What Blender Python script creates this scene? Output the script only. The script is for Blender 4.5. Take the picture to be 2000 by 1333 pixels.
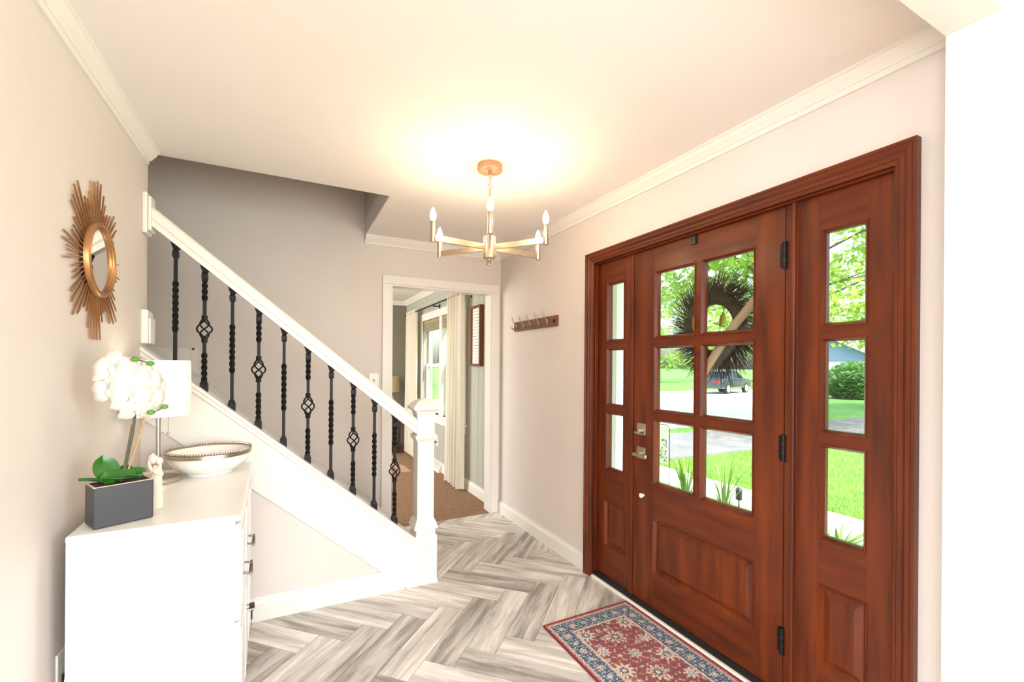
import bpy, bmesh, math, random
from mathutils import Vector, Matrix
PI = math.pi
sc = bpy.context.scene
for o in list(bpy.data.objects): bpy.data.objects.remove(o)
C = sc.collection

# ------------------------------------------------------------------ camera
EYE = Vector((0, 0, 1.38))
YAW, ROLL, FPX = math.radians(27.0256), math.radians(0.426), 866.7
cd = bpy.data.cameras.new('camera'); cam = bpy.data.objects.new('camera', cd); C.objects.link(cam)
Fw = Vector((math.sin(YAW), math.cos(YAW), 0)); Rt = Vector((math.cos(YAW), -math.sin(YAW), 0)); Up = Vector((0, 0, 1))
R2 = Rt*math.cos(ROLL) + Up*math.sin(ROLL); U2 = Up*math.cos(ROLL) - Rt*math.sin(ROLL)
cam.matrix_world = Matrix(((R2.x, U2.x, -Fw.x, EYE.x), (R2.y, U2.y, -Fw.y, EYE.y), (R2.z, U2.z, -Fw.z, EYE.z), (0, 0, 0, 1)))
cd.sensor_width = 36; cd.lens = 36*FPX/2000; cd.shift_y = 48.3/2000; cd.clip_start = .05; cd.clip_end = 500
sc.camera = cam

# ------------------------------------------------------------------ light
w = bpy.data.worlds.new('world'); sc.world = w; w.use_nodes = True
wn = w.node_tree.nodes; wl = w.node_tree.links
sky = wn.new('ShaderNodeTexSky'); sky.sky_type = 'NISHITA'; sky.sun_disc = False
sky.sun_elevation = math.radians(55); sky.sun_rotation = math.radians(200); sky.dust_density = 5.0; sky.air_density = 1.0
wl.new(sky.outputs[0], wn['Background'].inputs[0]); wn['Background'].inputs[1].default_value = 0.42
def add_light(name, kind, loc, rot, energy, color=(1, 1, 1), **kw):
    l = bpy.data.lights.new(name, kind); l.energy = energy; l.color = color
    for k, v in kw.items(): setattr(l, k, v)
    o = bpy.data.objects.new(name, l); C.objects.link(o); o.location = loc; o.rotation_euler = rot
    return o
# high sun over the front garden; the added porch roof keeps the door in shade
add_light('sun', 'SUN', (0, 0, 20), Vector((-.34, .546, -.766)).to_track_quat('-Z', 'Y').to_euler(), 3.6, (1, .96, .88), angle=math.radians(.6))
# added area lights standing for daylight at supposed windows of the unseen camera room
add_light('daylight_fill', 'AREA', (0.3, -3.3, 1.45), (math.radians(90), 0, 0), 56, (.90, .95, 1), shape='RECTANGLE', size=3.2, size_y=1.9)
add_light('daylight_fill', 'AREA', (-3.3, -1.4, 1.45), (math.radians(90), 0, math.radians(-90)), 92, (.90, .95, 1), shape='RECTANGLE', size=2.2, size_y=1.9)
add_light('daylight_fill', 'AREA', (1.83, -1.6, 1.4), (math.radians(90), 0, math.radians(90)), 60, (.90, .95, 1), shape='RECTANGLE', size=2.0, size_y=1.6)
# added area light brightening the living room, at an unseen window opening
add_light('living_daylight_fill', 'AREA', (-1.7, 5.8, 1.5), (math.radians(90), 0, math.radians(-90)), 60, (1, .97, .9), shape='RECTANGLE', size=2.4, size_y=1.6)
sc.view_settings.view_transform = 'Standard'; sc.view_settings.look = 'None'
sc.view_settings.exposure = 1.06; sc.view_settings.gamma = 1.0; sc.view_settings.use_curve_mapping = False

# ------------------------------------------------------------------ materials
def lin(c): return tuple(((v/255)/12.92 if v/255 <= .04045 else ((v/255+.055)/1.055)**2.4) for v in c)
MATS = {}
def mat(name, rgb, rough=.5, metal=0, var=0, vscale=6, bump=0, bscale=40, emit=0, coat=0, stretch=None, dark=None, spec=.5, trans=0):
    m = bpy.data.materials.new(name); m.use_nodes = True
    n = m.node_tree.nodes; L = m.node_tree.links; b = n['Principled BSDF']
    col = lin(rgb) + (1,)
    b.inputs['Base Color'].default_value = col; b.inputs['Roughness'].default_value = rough
    b.inputs['Metallic'].default_value = metal; b.inputs['Specular IOR Level'].default_value = spec
    if coat: b.inputs['Coat Weight'].default_value = coat; b.inputs['Coat Roughness'].default_value = .22
    if emit: b.inputs['Emission Color'].default_value = col; b.inputs['Emission Strength'].default_value = emit
    tc = n.new('ShaderNodeTexCoord'); mp = n.new('ShaderNodeMapping'); L.new(tc.outputs['Object'], mp.inputs[0])
    if stretch: mp.inputs['Scale'].default_value = stretch
    if var:
        nz = n.new('ShaderNodeTexNoise'); nz.inputs['Scale'].default_value = vscale; nz.inputs['Detail'].default_value = 5
        L.new(mp.outputs[0], nz.inputs['Vector'])
        r = n.new('ShaderNodeValToRGB'); r.color_ramp.elements[0].position = .3; r.color_ramp.elements[1].position = .7
        d = lin(dark) + (1,) if dark else tuple(v*(1-var) for v in col[:3]) + (1,)
        r.color_ramp.elements[0].color = d; r.color_ramp.elements[1].color = col
        L.new(nz.outputs['Fac'], r.inputs[0]); L.new(r.outputs[0], b.inputs['Base Color'])
    if bump:
        nb = n.new('ShaderNodeTexNoise'); nb.inputs['Scale'].default_value = bscale; nb.inputs['Detail'].default_value = 3
        L.new(mp.outputs[0], nb.inputs['Vector'])
        bp = n.new('ShaderNodeBump'); bp.inputs['Strength'].default_value = bump; bp.inputs['Distance'].default_value = .004
        L.new(nb.outputs['Fac'], bp.inputs['Height']); L.new(bp.outputs[0], b.inputs['Normal'])
    if trans:
        # thin translucent sheet (leaf, fabric): add a translucent lobe
        t = n.new('ShaderNodeBsdfTranslucent'); mx = n.new('ShaderNodeMixShader'); mx.inputs[0].default_value = trans
        src = b.inputs['Base Color'].links[0].from_socket if b.inputs['Base Color'].links else None
        if src: L.new(src, t.inputs[0])
        else: t.inputs[0].default_value = col
        out = n['Material Output']; L.new(b.outputs[0], mx.inputs[1]); L.new(t.outputs[0], mx.inputs[2]); L.new(mx.outputs[0], out.inputs[0])
    MATS[name] = m; return m
mat('wall_paint', (220, 210, 202), .62, var=.03, vscale=1.5, bump=.08, bscale=60)
mat('ceiling_paint', (240, 234, 228), .8, var=.025, vscale=1.2, bump=.05, bscale=25)
mat('white_trim', (232, 228, 219), .35, var=.02, vscale=3)
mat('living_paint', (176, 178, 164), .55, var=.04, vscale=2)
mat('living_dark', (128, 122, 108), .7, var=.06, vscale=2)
mat('mahogany', (112, 48, 13), .42, var=.35, vscale=3.0, bump=.12, bscale=90, coat=.12, stretch=(6, 6, .7), dark=(72, 27, 9), spec=.28)
mat('mahogany_rail', (110, 47, 13), .42, var=.35, vscale=3.0, bump=.12, bscale=90, coat=.12, stretch=(6, .7, 6), dark=(73, 27, 9), spec=.28)
mat('iron', (9, 9, 11), .5, 0, spec=.3, bump=.1, bscale=120)
mat('nickel', (196, 186, 170), .3, 1)
mat('pewter', (112, 104, 94), .35, .9)
mat('brushed_nickel', (205, 184, 158), .34, 1, var=.06, vscale=30)
mat('copper_canopy', (196, 150, 118), .38, .7)
mat('gold', (186, 138, 92), .34, .75, var=.12, vscale=14)
mat('mirror', (235, 235, 232), .02, 1)
mat('grout', (196, 190, 180), .9, var=.1, vscale=30)
mat('bulb', (255, 226, 178), .3, emit=26)
mat('lamp_glow', (255, 246, 228), .4, emit=3)
mat('white_lacquer', (244, 243, 239), .28, var=.01)
mat('white_ceramic', (246, 242, 234), .12, coat=.4)
mat('planter_black', (52, 54, 58), .38, var=.15, vscale=8)
mat('planter_rim', (214, 196, 172), .6)
mat('soil', (58, 44, 32), .95, var=.4, vscale=60, bump=.6, bscale=90)
mat('petal', (240, 237, 229), .5, var=.02, trans=.3)
mat('petal_lip', (246, 240, 214), .5)
mat('leaf_green', (44, 112, 34), .3, var=.3, vscale=5, coat=.2)
mat('bud_green', (96, 150, 52), .45, var=.2, vscale=30)
mat('stem_dark', (98, 92, 62), .6, var=.35, vscale=30)
mat('stem_tan', (196, 160, 104), .6, var=.2, vscale=20)
mat('shade_fabric', (255, 253, 247), .8, bump=.1, bscale=300, trans=.35)
mat('shade_beige', (216, 200, 158), .8, trans=.35)
mat('stone_cream', (232, 216, 198), .7, var=.06, vscale=20)
mat('curtain', (246, 240, 226), .85, var=.05, vscale=60, bump=.15, bscale=260, trans=.45)
mat('woven_shade', (190, 176, 142), .85, var=.35, vscale=60, stretch=(1, 1, 8), trans=.2)
mat('carpet', (168, 132, 100), .95, var=.45, vscale=90, bump=1.0, bscale=160, dark=(112, 82, 60))
mat('sign_wood', (118, 62, 32), .5, var=.3, vscale=6, stretch=(8, 8, 1))
mat('sign_paper', (238, 234, 224), .8)
mat('ink', (120, 120, 120), .8)
mat('rack_wood', (134, 62, 18), .4, var=.5, vscale=8, stretch=(8, 1, 8), dark=(70, 32, 10), coat=.1)
mat('hook_metal', (150, 132, 104), .3, 1)
mat('plastic_white', (244, 242, 236), .4)
mat('plastic_black', (24, 24, 26), .4)
mat('threshold_white', (240, 236, 226), .4, var=.05, vscale=20)
mat('sill_dark', (36, 36, 34), .6)
mat('dark_wood', (66, 34, 20), .4, var=.3, vscale=5)
mat('rug_binding', (122, 22, 30), .9, bump=.4, bscale=200)
mat('twig', (66, 52, 36), .85, var=.4, vscale=20)
mat('driftwood', (178, 152, 120), .8, var=.2, vscale=8)
mat('wreath_leaf', (170, 172, 56), .5, trans=.3)
mat('lawn', (92, 150, 56), .95, var=.4, vscale=2.5, bump=.8, bscale=30)
mat('asphalt', (112, 113, 116), .9, var=.3, vscale=1.5)
mat('concrete', (232, 228, 220), .9, var=.06, vscale=2)
mat('bark', (104, 92, 74), .9, var=.35, vscale=10, bump=.8, bscale=20)
mat('tree_leaf', (176, 214, 92), .6, var=.45, vscale=.8, trans=.5)
mat('tree_leaf_b', (160, 205, 88), .6, var=.45, vscale=.8, trans=.5)
mat('shrub_leaf', (84, 140, 56), .6, var=.4, vscale=2, trans=.3)
mat('blade', (146, 188, 78), .5, var=.3, vscale=4, trans=.35)
mat('siding_blue', (110, 136, 164), .7)
mat('siding_white', (240, 238, 232), .7)
mat('roof_grey', (150, 148, 148), .9, var=.2, vscale=4)
mat('car_paint', (62, 72, 72), .25, .5, coat=.6)
mat('car_glass', (30, 36, 42), .08)
mat('tyre', (24, 24, 24), .8)
mat('alloy', (206, 208, 210), .3, .8)
mat('tail_red', (190, 30, 36), .3)
mat('wood_floor', (150, 112, 76), .4, var=.3, vscale=3, stretch=(1, 8, 8))

def tile_mat():
    m = bpy.data.materials.new('plank_tile'); m.use_nodes = True; n = m.node_tree.nodes; L = m.node_tree.links; b = n['Principled BSDF']
    tc = n.new('ShaderNodeTexCoord'); oi = n.new('ShaderNodeObjectInfo')
    mul = n.new('ShaderNodeVectorMath'); mul.operation = 'SCALE'; cmb = n.new('ShaderNodeCombineXYZ')
    L.new(oi.outputs['Random'], cmb.inputs[0]); L.new(oi.outputs['Random'], cmb.inputs[1]); cmb.inputs[2].default_value = .3
    L.new(cmb.outputs[0], mul.inputs[0]); mul.inputs['Scale'].default_value = 37
    add = n.new('ShaderNodeVectorMath'); add.operation = 'ADD'; L.new(tc.outputs['Object'], add.inputs[0]); L.new(mul.outputs[0], add.inputs[1])
    mp = n.new('ShaderNodeMapping'); mp.inputs['Scale'].default_value = (1.5, 13, 1); L.new(add.outputs[0], mp.inputs[0])
    nz = n.new('ShaderNodeTexNoise'); nz.inputs['Scale'].default_value = 1.6; nz.inputs['Detail'].default_value = 7; nz.inputs['Roughness'].default_value = .62; nz.inputs['Distortion'].default_value = .35
    L.new(mp.outputs[0], nz.inputs['Vector'])
    r = n.new('ShaderNodeValToRGB'); e = r.color_ramp.elements
    e[0].position = .30; e[0].color = lin((140, 133, 125)) + (1,); e[1].position = .72; e[1].color = lin((240, 234, 226)) + (1,)
    for p, c in ((.41, (172, 166, 158)), (.49, (200, 195, 188)), (.56, (208, 201, 191)), (.63, (228, 223, 216))):
        q = e.new(p); q.color = lin(c) + (1,)
    # each tile a little lighter or darker
    ma = n.new('ShaderNodeMath'); ma.operation = 'MULTIPLY_ADD'; ma.inputs[1].default_value = .20; ma.inputs[2].default_value = -.09
    L.new(oi.outputs['Random'], ma.inputs[0])
    ad = n.new('ShaderNodeMath'); ad.operation = 'ADD'; L.new(nz.outputs['Fac'], ad.inputs[0]); L.new(ma.outputs[0], ad.inputs[1])
    L.new(ad.outputs[0], r.inputs[0]); L.new(r.outputs[0], b.inputs['Base Color'])
    b.inputs['Roughness'].default_value = .38
    MATS['plank_tile'] = m
tile_mat()
def glass_mat():
    m = bpy.data.materials.new('pane_glass'); m.use_nodes = True; n = m.node_tree.nodes; L = m.node_tree.links
    n.remove(n['Principled BSDF']); t = n.new('ShaderNodeBsdfTransparent'); g = n.new('ShaderNodeBsdfGlossy'); g.inputs['Roughness'].default_value = .02
    t.inputs[0].default_value = (.96, .98, .97, 1)
    lw_ = n.new('ShaderNodeLayerWeight'); pw = n.new('ShaderNodeMath'); pw.operation = 'POWER'; pw.inputs[1].default_value = 5
    f = n.new('ShaderNodeMath'); f.operation = 'MULTIPLY_ADD'; f.inputs[1].default_value = .9; f.inputs[2].default_value = .03; mx = n.new('ShaderNodeMixShader')
    L.new(lw_.outputs['Facing'], pw.inputs[0]); L.new(pw.outputs[0], f.inputs[0]); L.new(f.outputs[0], mx.inputs[0]); L.new(t.outputs[0], mx.inputs[1]); L.new(g.outputs[0], mx.inputs[2]); L.new(mx.outputs[0], n['Material Output'].inputs[0])
    MATS['pane_glass'] = m
glass_mat()
def rug_mat():
    m = bpy.data.materials.new('rug_print'); m.use_nodes = True; n = m.node_tree.nodes; L = m.node_tree.links; b = n['Principled BSDF']
    a = n.new('ShaderNodeVertexColor'); a.layer_name = 'print'; L.new(a.outputs[0], b.inputs['Base Color']); b.inputs['Roughness'].default_value = .95
    MATS['rug_print'] = m
rug_mat()

# ------------------------------------------------------------------ helpers
def tag(o, label=None, cat=None, group=None, kind=None):
    if label: o['label'] = label
    if cat: o['category'] = cat
    if group: o['group'] = group
    if kind: o['kind'] = kind
    return o
ORG = {}          # world origin of every object (no rotation in these chains)
def thing(name, loc, label, cat, group=None, kind=None, rotz=0):
    o = bpy.data.objects.new(name, None); o.empty_display_size = .1; C.objects.link(o)
    o.location = loc; o.rotation_euler = (0, 0, rotz); ORG[o] = Vector(loc)
    return tag(o, label, cat, group, kind)
class MB:
    def __init__(s): s.v = []; s.f = []
    def add(s, vs, fs):
        k = len(s.v); s.v += [Vector(p) for p in vs]; s.f += [[i+k for i in q] for q in fs]; return s
    def box(s, x0, y0, z0, x1, y1, z1):
        x0, x1 = min(x0, x1), max(x0, x1); y0, y1 = min(y0, y1), max(y0, y1); z0, z1 = min(z0, z1), max(z0, z1)
        return s.add([(x0,y0,z0),(x1,y0,z0),(x1,y1,z0),(x0,y1,z0),(x0,y0,z1),(x1,y0,z1),(x1,y1,z1),(x0,y1,z1)],
                     [(0,3,2,1),(4,5,6,7),(0,1,5,4),(1,2,6,5),(2,3,7,6),(3,0,4,7)])
    def prism(s, poly, vec):
        n = len(poly); a = [Vector(p) for p in poly]; b = [p+Vector(vec) for p in a]
        return s.add(a+b, [list(range(n))[::-1], list(range(n, 2*n))] + [(i, (i+1) % n, n+(i+1) % n, n+i) for i in range(n)])
    def rings(s, rs, cap=True, closed=False):
        n = len(rs[0]); k = len(s.v); m = len(rs)
        for r in rs: s.v += [Vector(p) for p in r]
        for j in range(m if closed else m-1):
            a = k+j*n; b = k+((j+1) % m)*n
            for i in range(n): s.f.append([a+i, a+(i+1) % n, b+(i+1) % n, b+i])
        if cap and not closed: s.f.append([k+i for i in range(n)][::-1]); s.f.append([k+(m-1)*n+i for i in range(n)])
        return s
    def lathe(s, prof, n=24, c=(0, 0, 0), sx=1, sy=1):
        return s.rings([[(c[0]+sx*r*math.cos(2*PI*i/n), c[1]+sy*r*math.sin(2*PI*i/n), c[2]+z) for i in range(n)] for r, z in prof])
    def tube(s, path, r, n=8, closed=False):
        P = [Vector(p) for p in path]; m = len(P); rs = []; ref = None
        for j in range(m):
            if closed: t = P[(j+1) % m]-P[j-1]
            else: t = P[min(j+1, m-1)]-P[max(j-1, 0)]
            t.normalize()
            if ref is None: ref = t.orthogonal().normalized()
            ref = (ref-t*ref.dot(t)).normalized(); q = t.cross(ref)
            rr = r[j] if isinstance(r, (list, tuple)) else r
            rs.append([P[j]+(ref*math.cos(2*PI*i/n)+q*math.sin(2*PI*i/n))*rr for i in range(n)])
        return s.rings(rs, closed=closed)
    def sphere(s, c, r, n=10, m=6, sc=(1, 1, 1)):
        rs = [[(c[0]+sc[0]*r*math.sin(PI*(j+.02)/(m+.04))*math.cos(2*PI*i/n), c[1]+sc[1]*r*math.sin(PI*(j+.02)/(m+.04))*math.sin(2*PI*i/n), c[2]-sc[2]*r*math.cos(PI*(j+.02)/(m+.04))) for i in range(n)] for j in range(m+1)]
        return s.rings(rs)
    def build(s, name, m, parent=None, local=False, smooth=False, bevel=0, kind=None, label=None, cat=None, group=None):
        me = bpy.data.meshes.new(name); o = bpy.data.objects.new(name, me); C.objects.link(o)
        if parent is not None:
            o.parent = parent
            org = Vector((0, 0, 0)) if local else ORG.get(parent, Vector((0, 0, 0)))
            ORG[o] = ORG.get(parent, Vector((0, 0, 0)))
        else:
            xs = [p.x for p in s.v]; ys = [p.y for p in s.v]; zs = [p.z for p in s.v]
            org = Vector(((min(xs)+max(xs))/2, (min(ys)+max(ys))/2, min(zs))); o.location = org; ORG[o] = org
        me.from_pydata([p-org for p in s.v], [], s.f)
        bm = bmesh.new(); bm.from_mesh(me); bmesh.ops.recalc_face_normals(bm, faces=bm.faces); bm.to_mesh(me); bm.free()
        me.materials.append(MATS[m])
        if smooth:
            me.polygons.foreach_set('use_smooth', [True]*len(me.polygons))
            try: me.set_sharp_from_angle(angle=math.radians(40))
            except Exception: pass
        if bevel:
            b = o.modifiers.new('bevel', 'BEVEL'); b.width = bevel; b.segments = 2; b.limit_method = 'ANGLE'; b.angle_limit = math.radians(40)
        return tag(o, label, cat, group, kind)
def copy_tree(o, parent=None):
    c = o.copy(); C.objects.link(c); c.parent = parent
    ORG[c] = ORG.get(o, Vector((0, 0, 0)))
    for ch in list(o.children): copy_tree(ch, c)
    return c
def struct(mb, name, m, label, cat, **kw): return mb.build(name, m, kind='structure', label=label, cat=cat, **kw)

XR, XL, YF, ZC = 1.808, -.625, 3.79, 2.44
# ------------------------------------------------------------------ floor with herringbone plank tiles
fl = struct(MB().box(-.76, .30, -.12, 1.95, 3.85, -.003), 'floor', 'grout', 'herringbone floor of grey weathered wood-look plank tiles', 'floor')
TW, TL, GAP = .15, .60, .003
def clip(poly, a, b, c):          # keep a*x+b*y <= c
    out = []
    for i in range(len(poly)):
        p, q = poly[i], poly[(i+1) % len(poly)]; dp, dq = a*p[0]+b*p[1]-c, a*q[0]+b*q[1]-c
        if dp <= 0: out.append(p)
        if (dp < 0 < dq) or (dq < 0 < dp): t = dp/(dp-dq); out.append((p[0]+(q[0]-p[0])*t, p[1]+(q[1]-p[1])*t))
    return out
r2 = math.sqrt(.5); shared_tile = None
def put_tile(u0, v0, lu, lv):
    # rectangle in the turned frame u=(1,1)/sqrt2, v=(1,-1)/sqrt2, anchored on the joint at (.586,2.03)
    global shared_tile
    g = GAP/2
    cs = [(u0+g, v0+g), (u0+lu-g, v0+g), (u0+lu-g, v0+lv-g), (u0+g, v0+lv-g)]
    W = [(.586+(u+v)*r2, 2.03+(u-v)*r2) for u, v in cs]
    P = W
    for a, b, c in ((-1, 0, .64), (1, 0, 1.80), (0, -1, -.31), (0, 1, 3.80)): P = clip(P, a, b, c) if P else P
    if len(P) < 3: return
    if all(x < .70 and y > 2.76 for x, y in P): return
    cx = sum(p[0] for p in W)/4; cy = sum(p[1] for p in W)/4
    ang = math.radians(45) if lu > lv else math.radians(-45)
    full = P is W or (len(P) == 4 and all((p[0]-q[0])**2+(p[1]-q[1])**2 < 1e-9 for p, q in zip(P, W)))
    if full and shared_tile: me = shared_tile
    else:
        ca, sa = math.cos(-ang), math.sin(-ang)
        Q = [((x-cx)*ca-(y-cy)*sa, (x-cx)*sa+(y-cy)*ca) for x, y in P]
        n = len(Q); me = bpy.data.meshes.new('tile')
        me.from_pydata([(x, y, -.008) for x, y in Q]+[(x, y, 0) for x, y in Q], [], [list(range(n)), list(range(n, 2*n))]+[(i, (i+1) % n, n+(i+1) % n, n+i) for i in range(n)])
        bm = bmesh.new(); bm.from_mesh(me); bmesh.ops.recalc_face_normals(bm, faces=bm.faces); bm.to_mesh(me); bm.free()
        me.materials.append(MATS['plank_tile'])
        if full: shared_tile = me
    o = bpy.data.objects.new('tile', me); C.objects.link(o); o.parent = fl
    o.location = Vector((cx, cy, 0))-ORG[fl]; o.rotation_euler = (0, 0, ang)
for a in range(-22, 22):
    for b in range(-4, 5):
        u = a*TW-b*4*TW; v = a*TW+b*4*TW
        put_tile(u, v, TL, TW); put_tile(u-TW, v, TW, TL)
struct(MB().box(-3.6, -3.6, -.12, 1.95, .30, -.001), 'floor', 'wood_floor', 'wooden floor of the room in front of the entry hall', 'floor')

# ------------------------------------------------------------------ walls and ceilings
struct(MB().prism([(-.76, .50, ZC), (1.95, .50, ZC), (1.95, 3.91, ZC), (.572, 3.91, ZC), (.572, 2.834, ZC), (-.76, 2.834, ZC)], (0, 0, .14)), 'ceiling', 'ceiling_paint', 'warm white hall ceiling with the stairwell cut out', 'ceiling')
struct(MB().box(-.745, .575, 0, XL, 2.83, ZC), 'wall_left', 'wall_paint', 'pale greige wall on the left behind the dresser', 'wall')
wf = MB().box(-1.7, YF, 0, .785, YF+.12, 4.9).box(.785, YF, 2.06, 1.72, YF+.12, 4.9).box(1.72, YF, 0, 1.95, YF+.12, 4.9)
struct(wf, 'wall_far', 'wall_paint', 'greige far wall rising past the stairs, with the doorway', 'wall')
wr = MB().box(XR, .46, 0, 1.95, .70, ZC+.1).box(XR, 2.39, 0, 1.95, YF, ZC+.1).box(XR, .70, 2.09, 1.95, 2.39, ZC+.1)
struct(wr, 'wall_right', 'wall_paint', 'pale greige wall on the right around the front door', 'wall')
# stairwell shell above and beside the stairs
struct(MB().box(.572, 2.834, ZC+.14, .70, YF, 4.9).box(.5725, 2.834, ZC, .574, YF, ZC+.14), 'wall_stairwell_right', 'wall_paint', 'shaded greige side of the stairwell opening above the crown moulding', 'wall')
struct(MB().box(-1.7, 2.71, 0, -.746, 2.834, ZC+.14), 'wall_stairwell_front', 'wall_paint', 'greige wall beside the stair landing', 'wall')
struct(MB().box(-1.7, .5, ZC+.14, -.76, 2.834, ZC+.2), 'floor', 'wood_floor', 'floor of the unlit upper hall', 'floor')  # unseen upper hall, enlarged so light in the stairwell gets lost
struct(MB().box(-1.7, .38, ZC+.2, .572, .5, 4.9), 'wall_upper_hall', 'wall_paint', 'end wall of the unlit upper hall', 'wall')
struct(MB().box(.572, .5, ZC+.14, .70, 2.834, 4.9), 'wall_upper_side', 'wall_paint', 'side wall of the unlit upper hall', 'wall')
struct(MB().box(-1.82, .38, 0, -1.7, YF+.12, 4.9), 'wall_stairwell_left', 'wall_paint', 'greige end wall of the stairwell above the landing', 'wall')
struct(MB().box(-1.82, .38, 4.9, .70, YF+.12, 5.0), 'ceiling', 'ceiling_paint', 'ceiling high over the stairwell', 'ceiling')
# opening towards the camera's room
struct(MB().box(-3.6, .46, 2.34, 1.69, .575, ZC+.14).box(1.69, .46, 2.34, XR, .575, ZC+.14), 'trim_beam', 'white_trim', 'cream header beam crossing the top right corner', 'trim')
struct(MB().box(1.69, .46, 0, XR, .575, 2.34), 'trim_pillar', 'white_trim', 'bright white square pillar at the right edge', 'trim')
struct(MB().box(-3.6, .46, 0, -.745, .575, 2.34), 'wall_opening_left', 'wall_paint', 'wall left of the opening beside the camera', 'wall')
# the unseen camera room; its window openings are added to let daylight in
struct(MB().box(-3.6, -3.6, ZC, 1.95, .46, ZC+.1), 'ceiling', 'ceiling_paint', 'white ceiling of the room in front of the hall', 'ceiling')
struct(MB().box(1.84, -3.6, 0, 1.95, -2.6, ZC).box(1.84, -.6, 0, 1.95, .46, ZC).box(1.84, -2.6, 0, 1.95, -.6, .6).box(1.84, -2.6, 2.2, 1.95, -.6, ZC), 'wall_front_room_right', 'white_trim', 'white wall beyond the pillar', 'wall')
bk = MB().box(-3.6, -3.6, 0, -1.3, -3.48, ZC).box(1.9, -3.6, 0, 1.95, -3.48, ZC).box(-1.3, -3.6, 0, 1.9, -3.48, .5).box(-1.3, -3.6, 2.4, 1.9, -3.48, ZC)
struct(bk, 'wall_front_room_back', 'wall_paint', 'wall with a wide window behind the camera', 'wall')
bl = MB().box(-3.6, -3.48, 0, -3.48, -2.5, ZC).box(-3.6, -.3, 0, -3.48, .46, ZC).box(-3.6, -2.5, 0, -3.48, -.3, .5).box(-3.6, -2.5, 2.4, -3.48, -.3, ZC)
struct(bl, 'wall_front_room_left', 'wall_paint', 'wall with a window left of the camera', 'wall')
# living room beyond the doorway
struct(MB().box(-2.0, YF+.12, -.12, 1.95, 7.6, .006), 'floor', 'carpet', 'brown textured carpet in the room beyond the doorway', 'carpet')
struct(MB().box(-2.0, YF, -.12, 1.95, YF+.12, .004), 'floor', 'carpet', 'strip of brown carpet under the doorway', 'carpet')
struct(MB().box(-2.0, YF+.12, ZC, 1.95, 7.6, ZC+.1), 'ceiling', 'ceiling_paint', 'shaded ceiling of the room beyond the doorway', 'ceiling')
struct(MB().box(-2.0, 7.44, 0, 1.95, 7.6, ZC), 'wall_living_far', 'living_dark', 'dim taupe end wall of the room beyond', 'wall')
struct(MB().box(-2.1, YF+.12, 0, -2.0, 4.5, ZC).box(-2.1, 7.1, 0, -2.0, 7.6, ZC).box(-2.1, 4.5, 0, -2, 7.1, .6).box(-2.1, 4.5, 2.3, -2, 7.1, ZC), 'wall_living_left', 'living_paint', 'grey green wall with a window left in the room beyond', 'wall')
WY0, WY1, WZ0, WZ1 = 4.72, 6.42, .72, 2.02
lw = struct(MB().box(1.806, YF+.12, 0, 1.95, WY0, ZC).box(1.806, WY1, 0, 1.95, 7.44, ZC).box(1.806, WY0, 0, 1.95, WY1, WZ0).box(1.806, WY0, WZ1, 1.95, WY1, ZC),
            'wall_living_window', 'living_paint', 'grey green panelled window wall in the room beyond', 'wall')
widths = [.10, .16, .13, .19, .11, .15]; y = YF+.121; k = 0
while y < 7.43:
    y1 = min(y+widths[k % 6], 7.44); k += 1
    segs = [(.0, ZC)] if (y1 <= WY0 or y >= WY1) else [(.0, WZ0), (WZ1, ZC)]
    if y < WY0 < y1 or y < WY1 < y1: segs = [(.0, WZ0), (WZ1, ZC)]
    for z0, z1 in segs: MB().box(1.800, y+.003, z0, 1.807, y1-.003, z1).build('plank', 'living_paint', lw)
    y = y1

# ------------------------------------------------------------------ crown mouldings, baseboards, casings
CROWN = [(0, 0), (.053, 0), (.053, -.010), (.046, -.014), (.040, -.026), (.026, -.042), (.020, -.050), (.014, -.052), (.012, -.058), (.012, -.070), (0, -.070)]
def crown(p0, p1, nrm, name, label, m0=0, m1=0):
    # sweep along the wall, mitring each end by the factor m
    d = (Vector(p1)-Vector(p0)).normalized(); n = Vector(nrm); mb = MB()
    mb.rings([[Vector(p0)+n*a+Vector((0, 0, b))+d*(m0*a) for a, b in CROWN], [Vector(p1)+n*a+Vector((0, 0, b))-d*(m1*a) for a, b in CROWN]])
    return struct(mb, name, 'white_trim', label, 'moulding')
crown((XR, .575, ZC), (XR, YF, ZC), (-1, 0, 0), 'trim_1', 'long cream crown moulding above the front door', 0, 1)
crown((.572, YF, ZC), (XR, YF, ZC), (0, -1, 0), 'trim_2', 'short cream crown moulding above the doorway', 0, 1)
crown((XL, .575, ZC), (XL, 2.80, ZC), (1, 0, 0), 'trim_3', 'cream crown moulding along the left wall', 0, 0)
crown((1.80, YF+.12, ZC), (1.80, 7.44, ZC), (-1, 0, 0), 'trim_4', 'crown moulding over the window in the room beyond', 0, 1)
crown((-2, 7.44, ZC), (1.80, 7.44, ZC), (0, -1, 0), 'trim_5', 'crown moulding on the end wall of the room beyond', 0, 1)
BASE = [(0, 0), (.018, 0), (.018, .085), (.013, .098), (.008, .105), (.008, .117), (0, .117)]
def baseboard(p0, p1, nrm, name, label, h=1.0):
    n = Vector(nrm); mb = MB()
    mb.rings([[Vector(p)+n*a+Vector((0, 0, b*h)) for a, b in BASE] for p in (p0, p1)])
    return struct(mb, name, 'white_trim', label, 'baseboard')
baseboard((XR, 2.423, 0), (XR, YF, 0), (-1, 0, 0), 'baseboard_right', 'white baseboard between the front door and the doorway')
baseboard((XL, .58, 0), (XL, 2.73, 0), (1, 0, 0), 'baseboard_left', 'white baseboard along the left wall')
baseboard((XL, 2.745, 0), (.66, 2.745, 0), (0, -1, 0), 'baseboard_stair', 'tall white baseboard under the staircase wall', 1.1)
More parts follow.
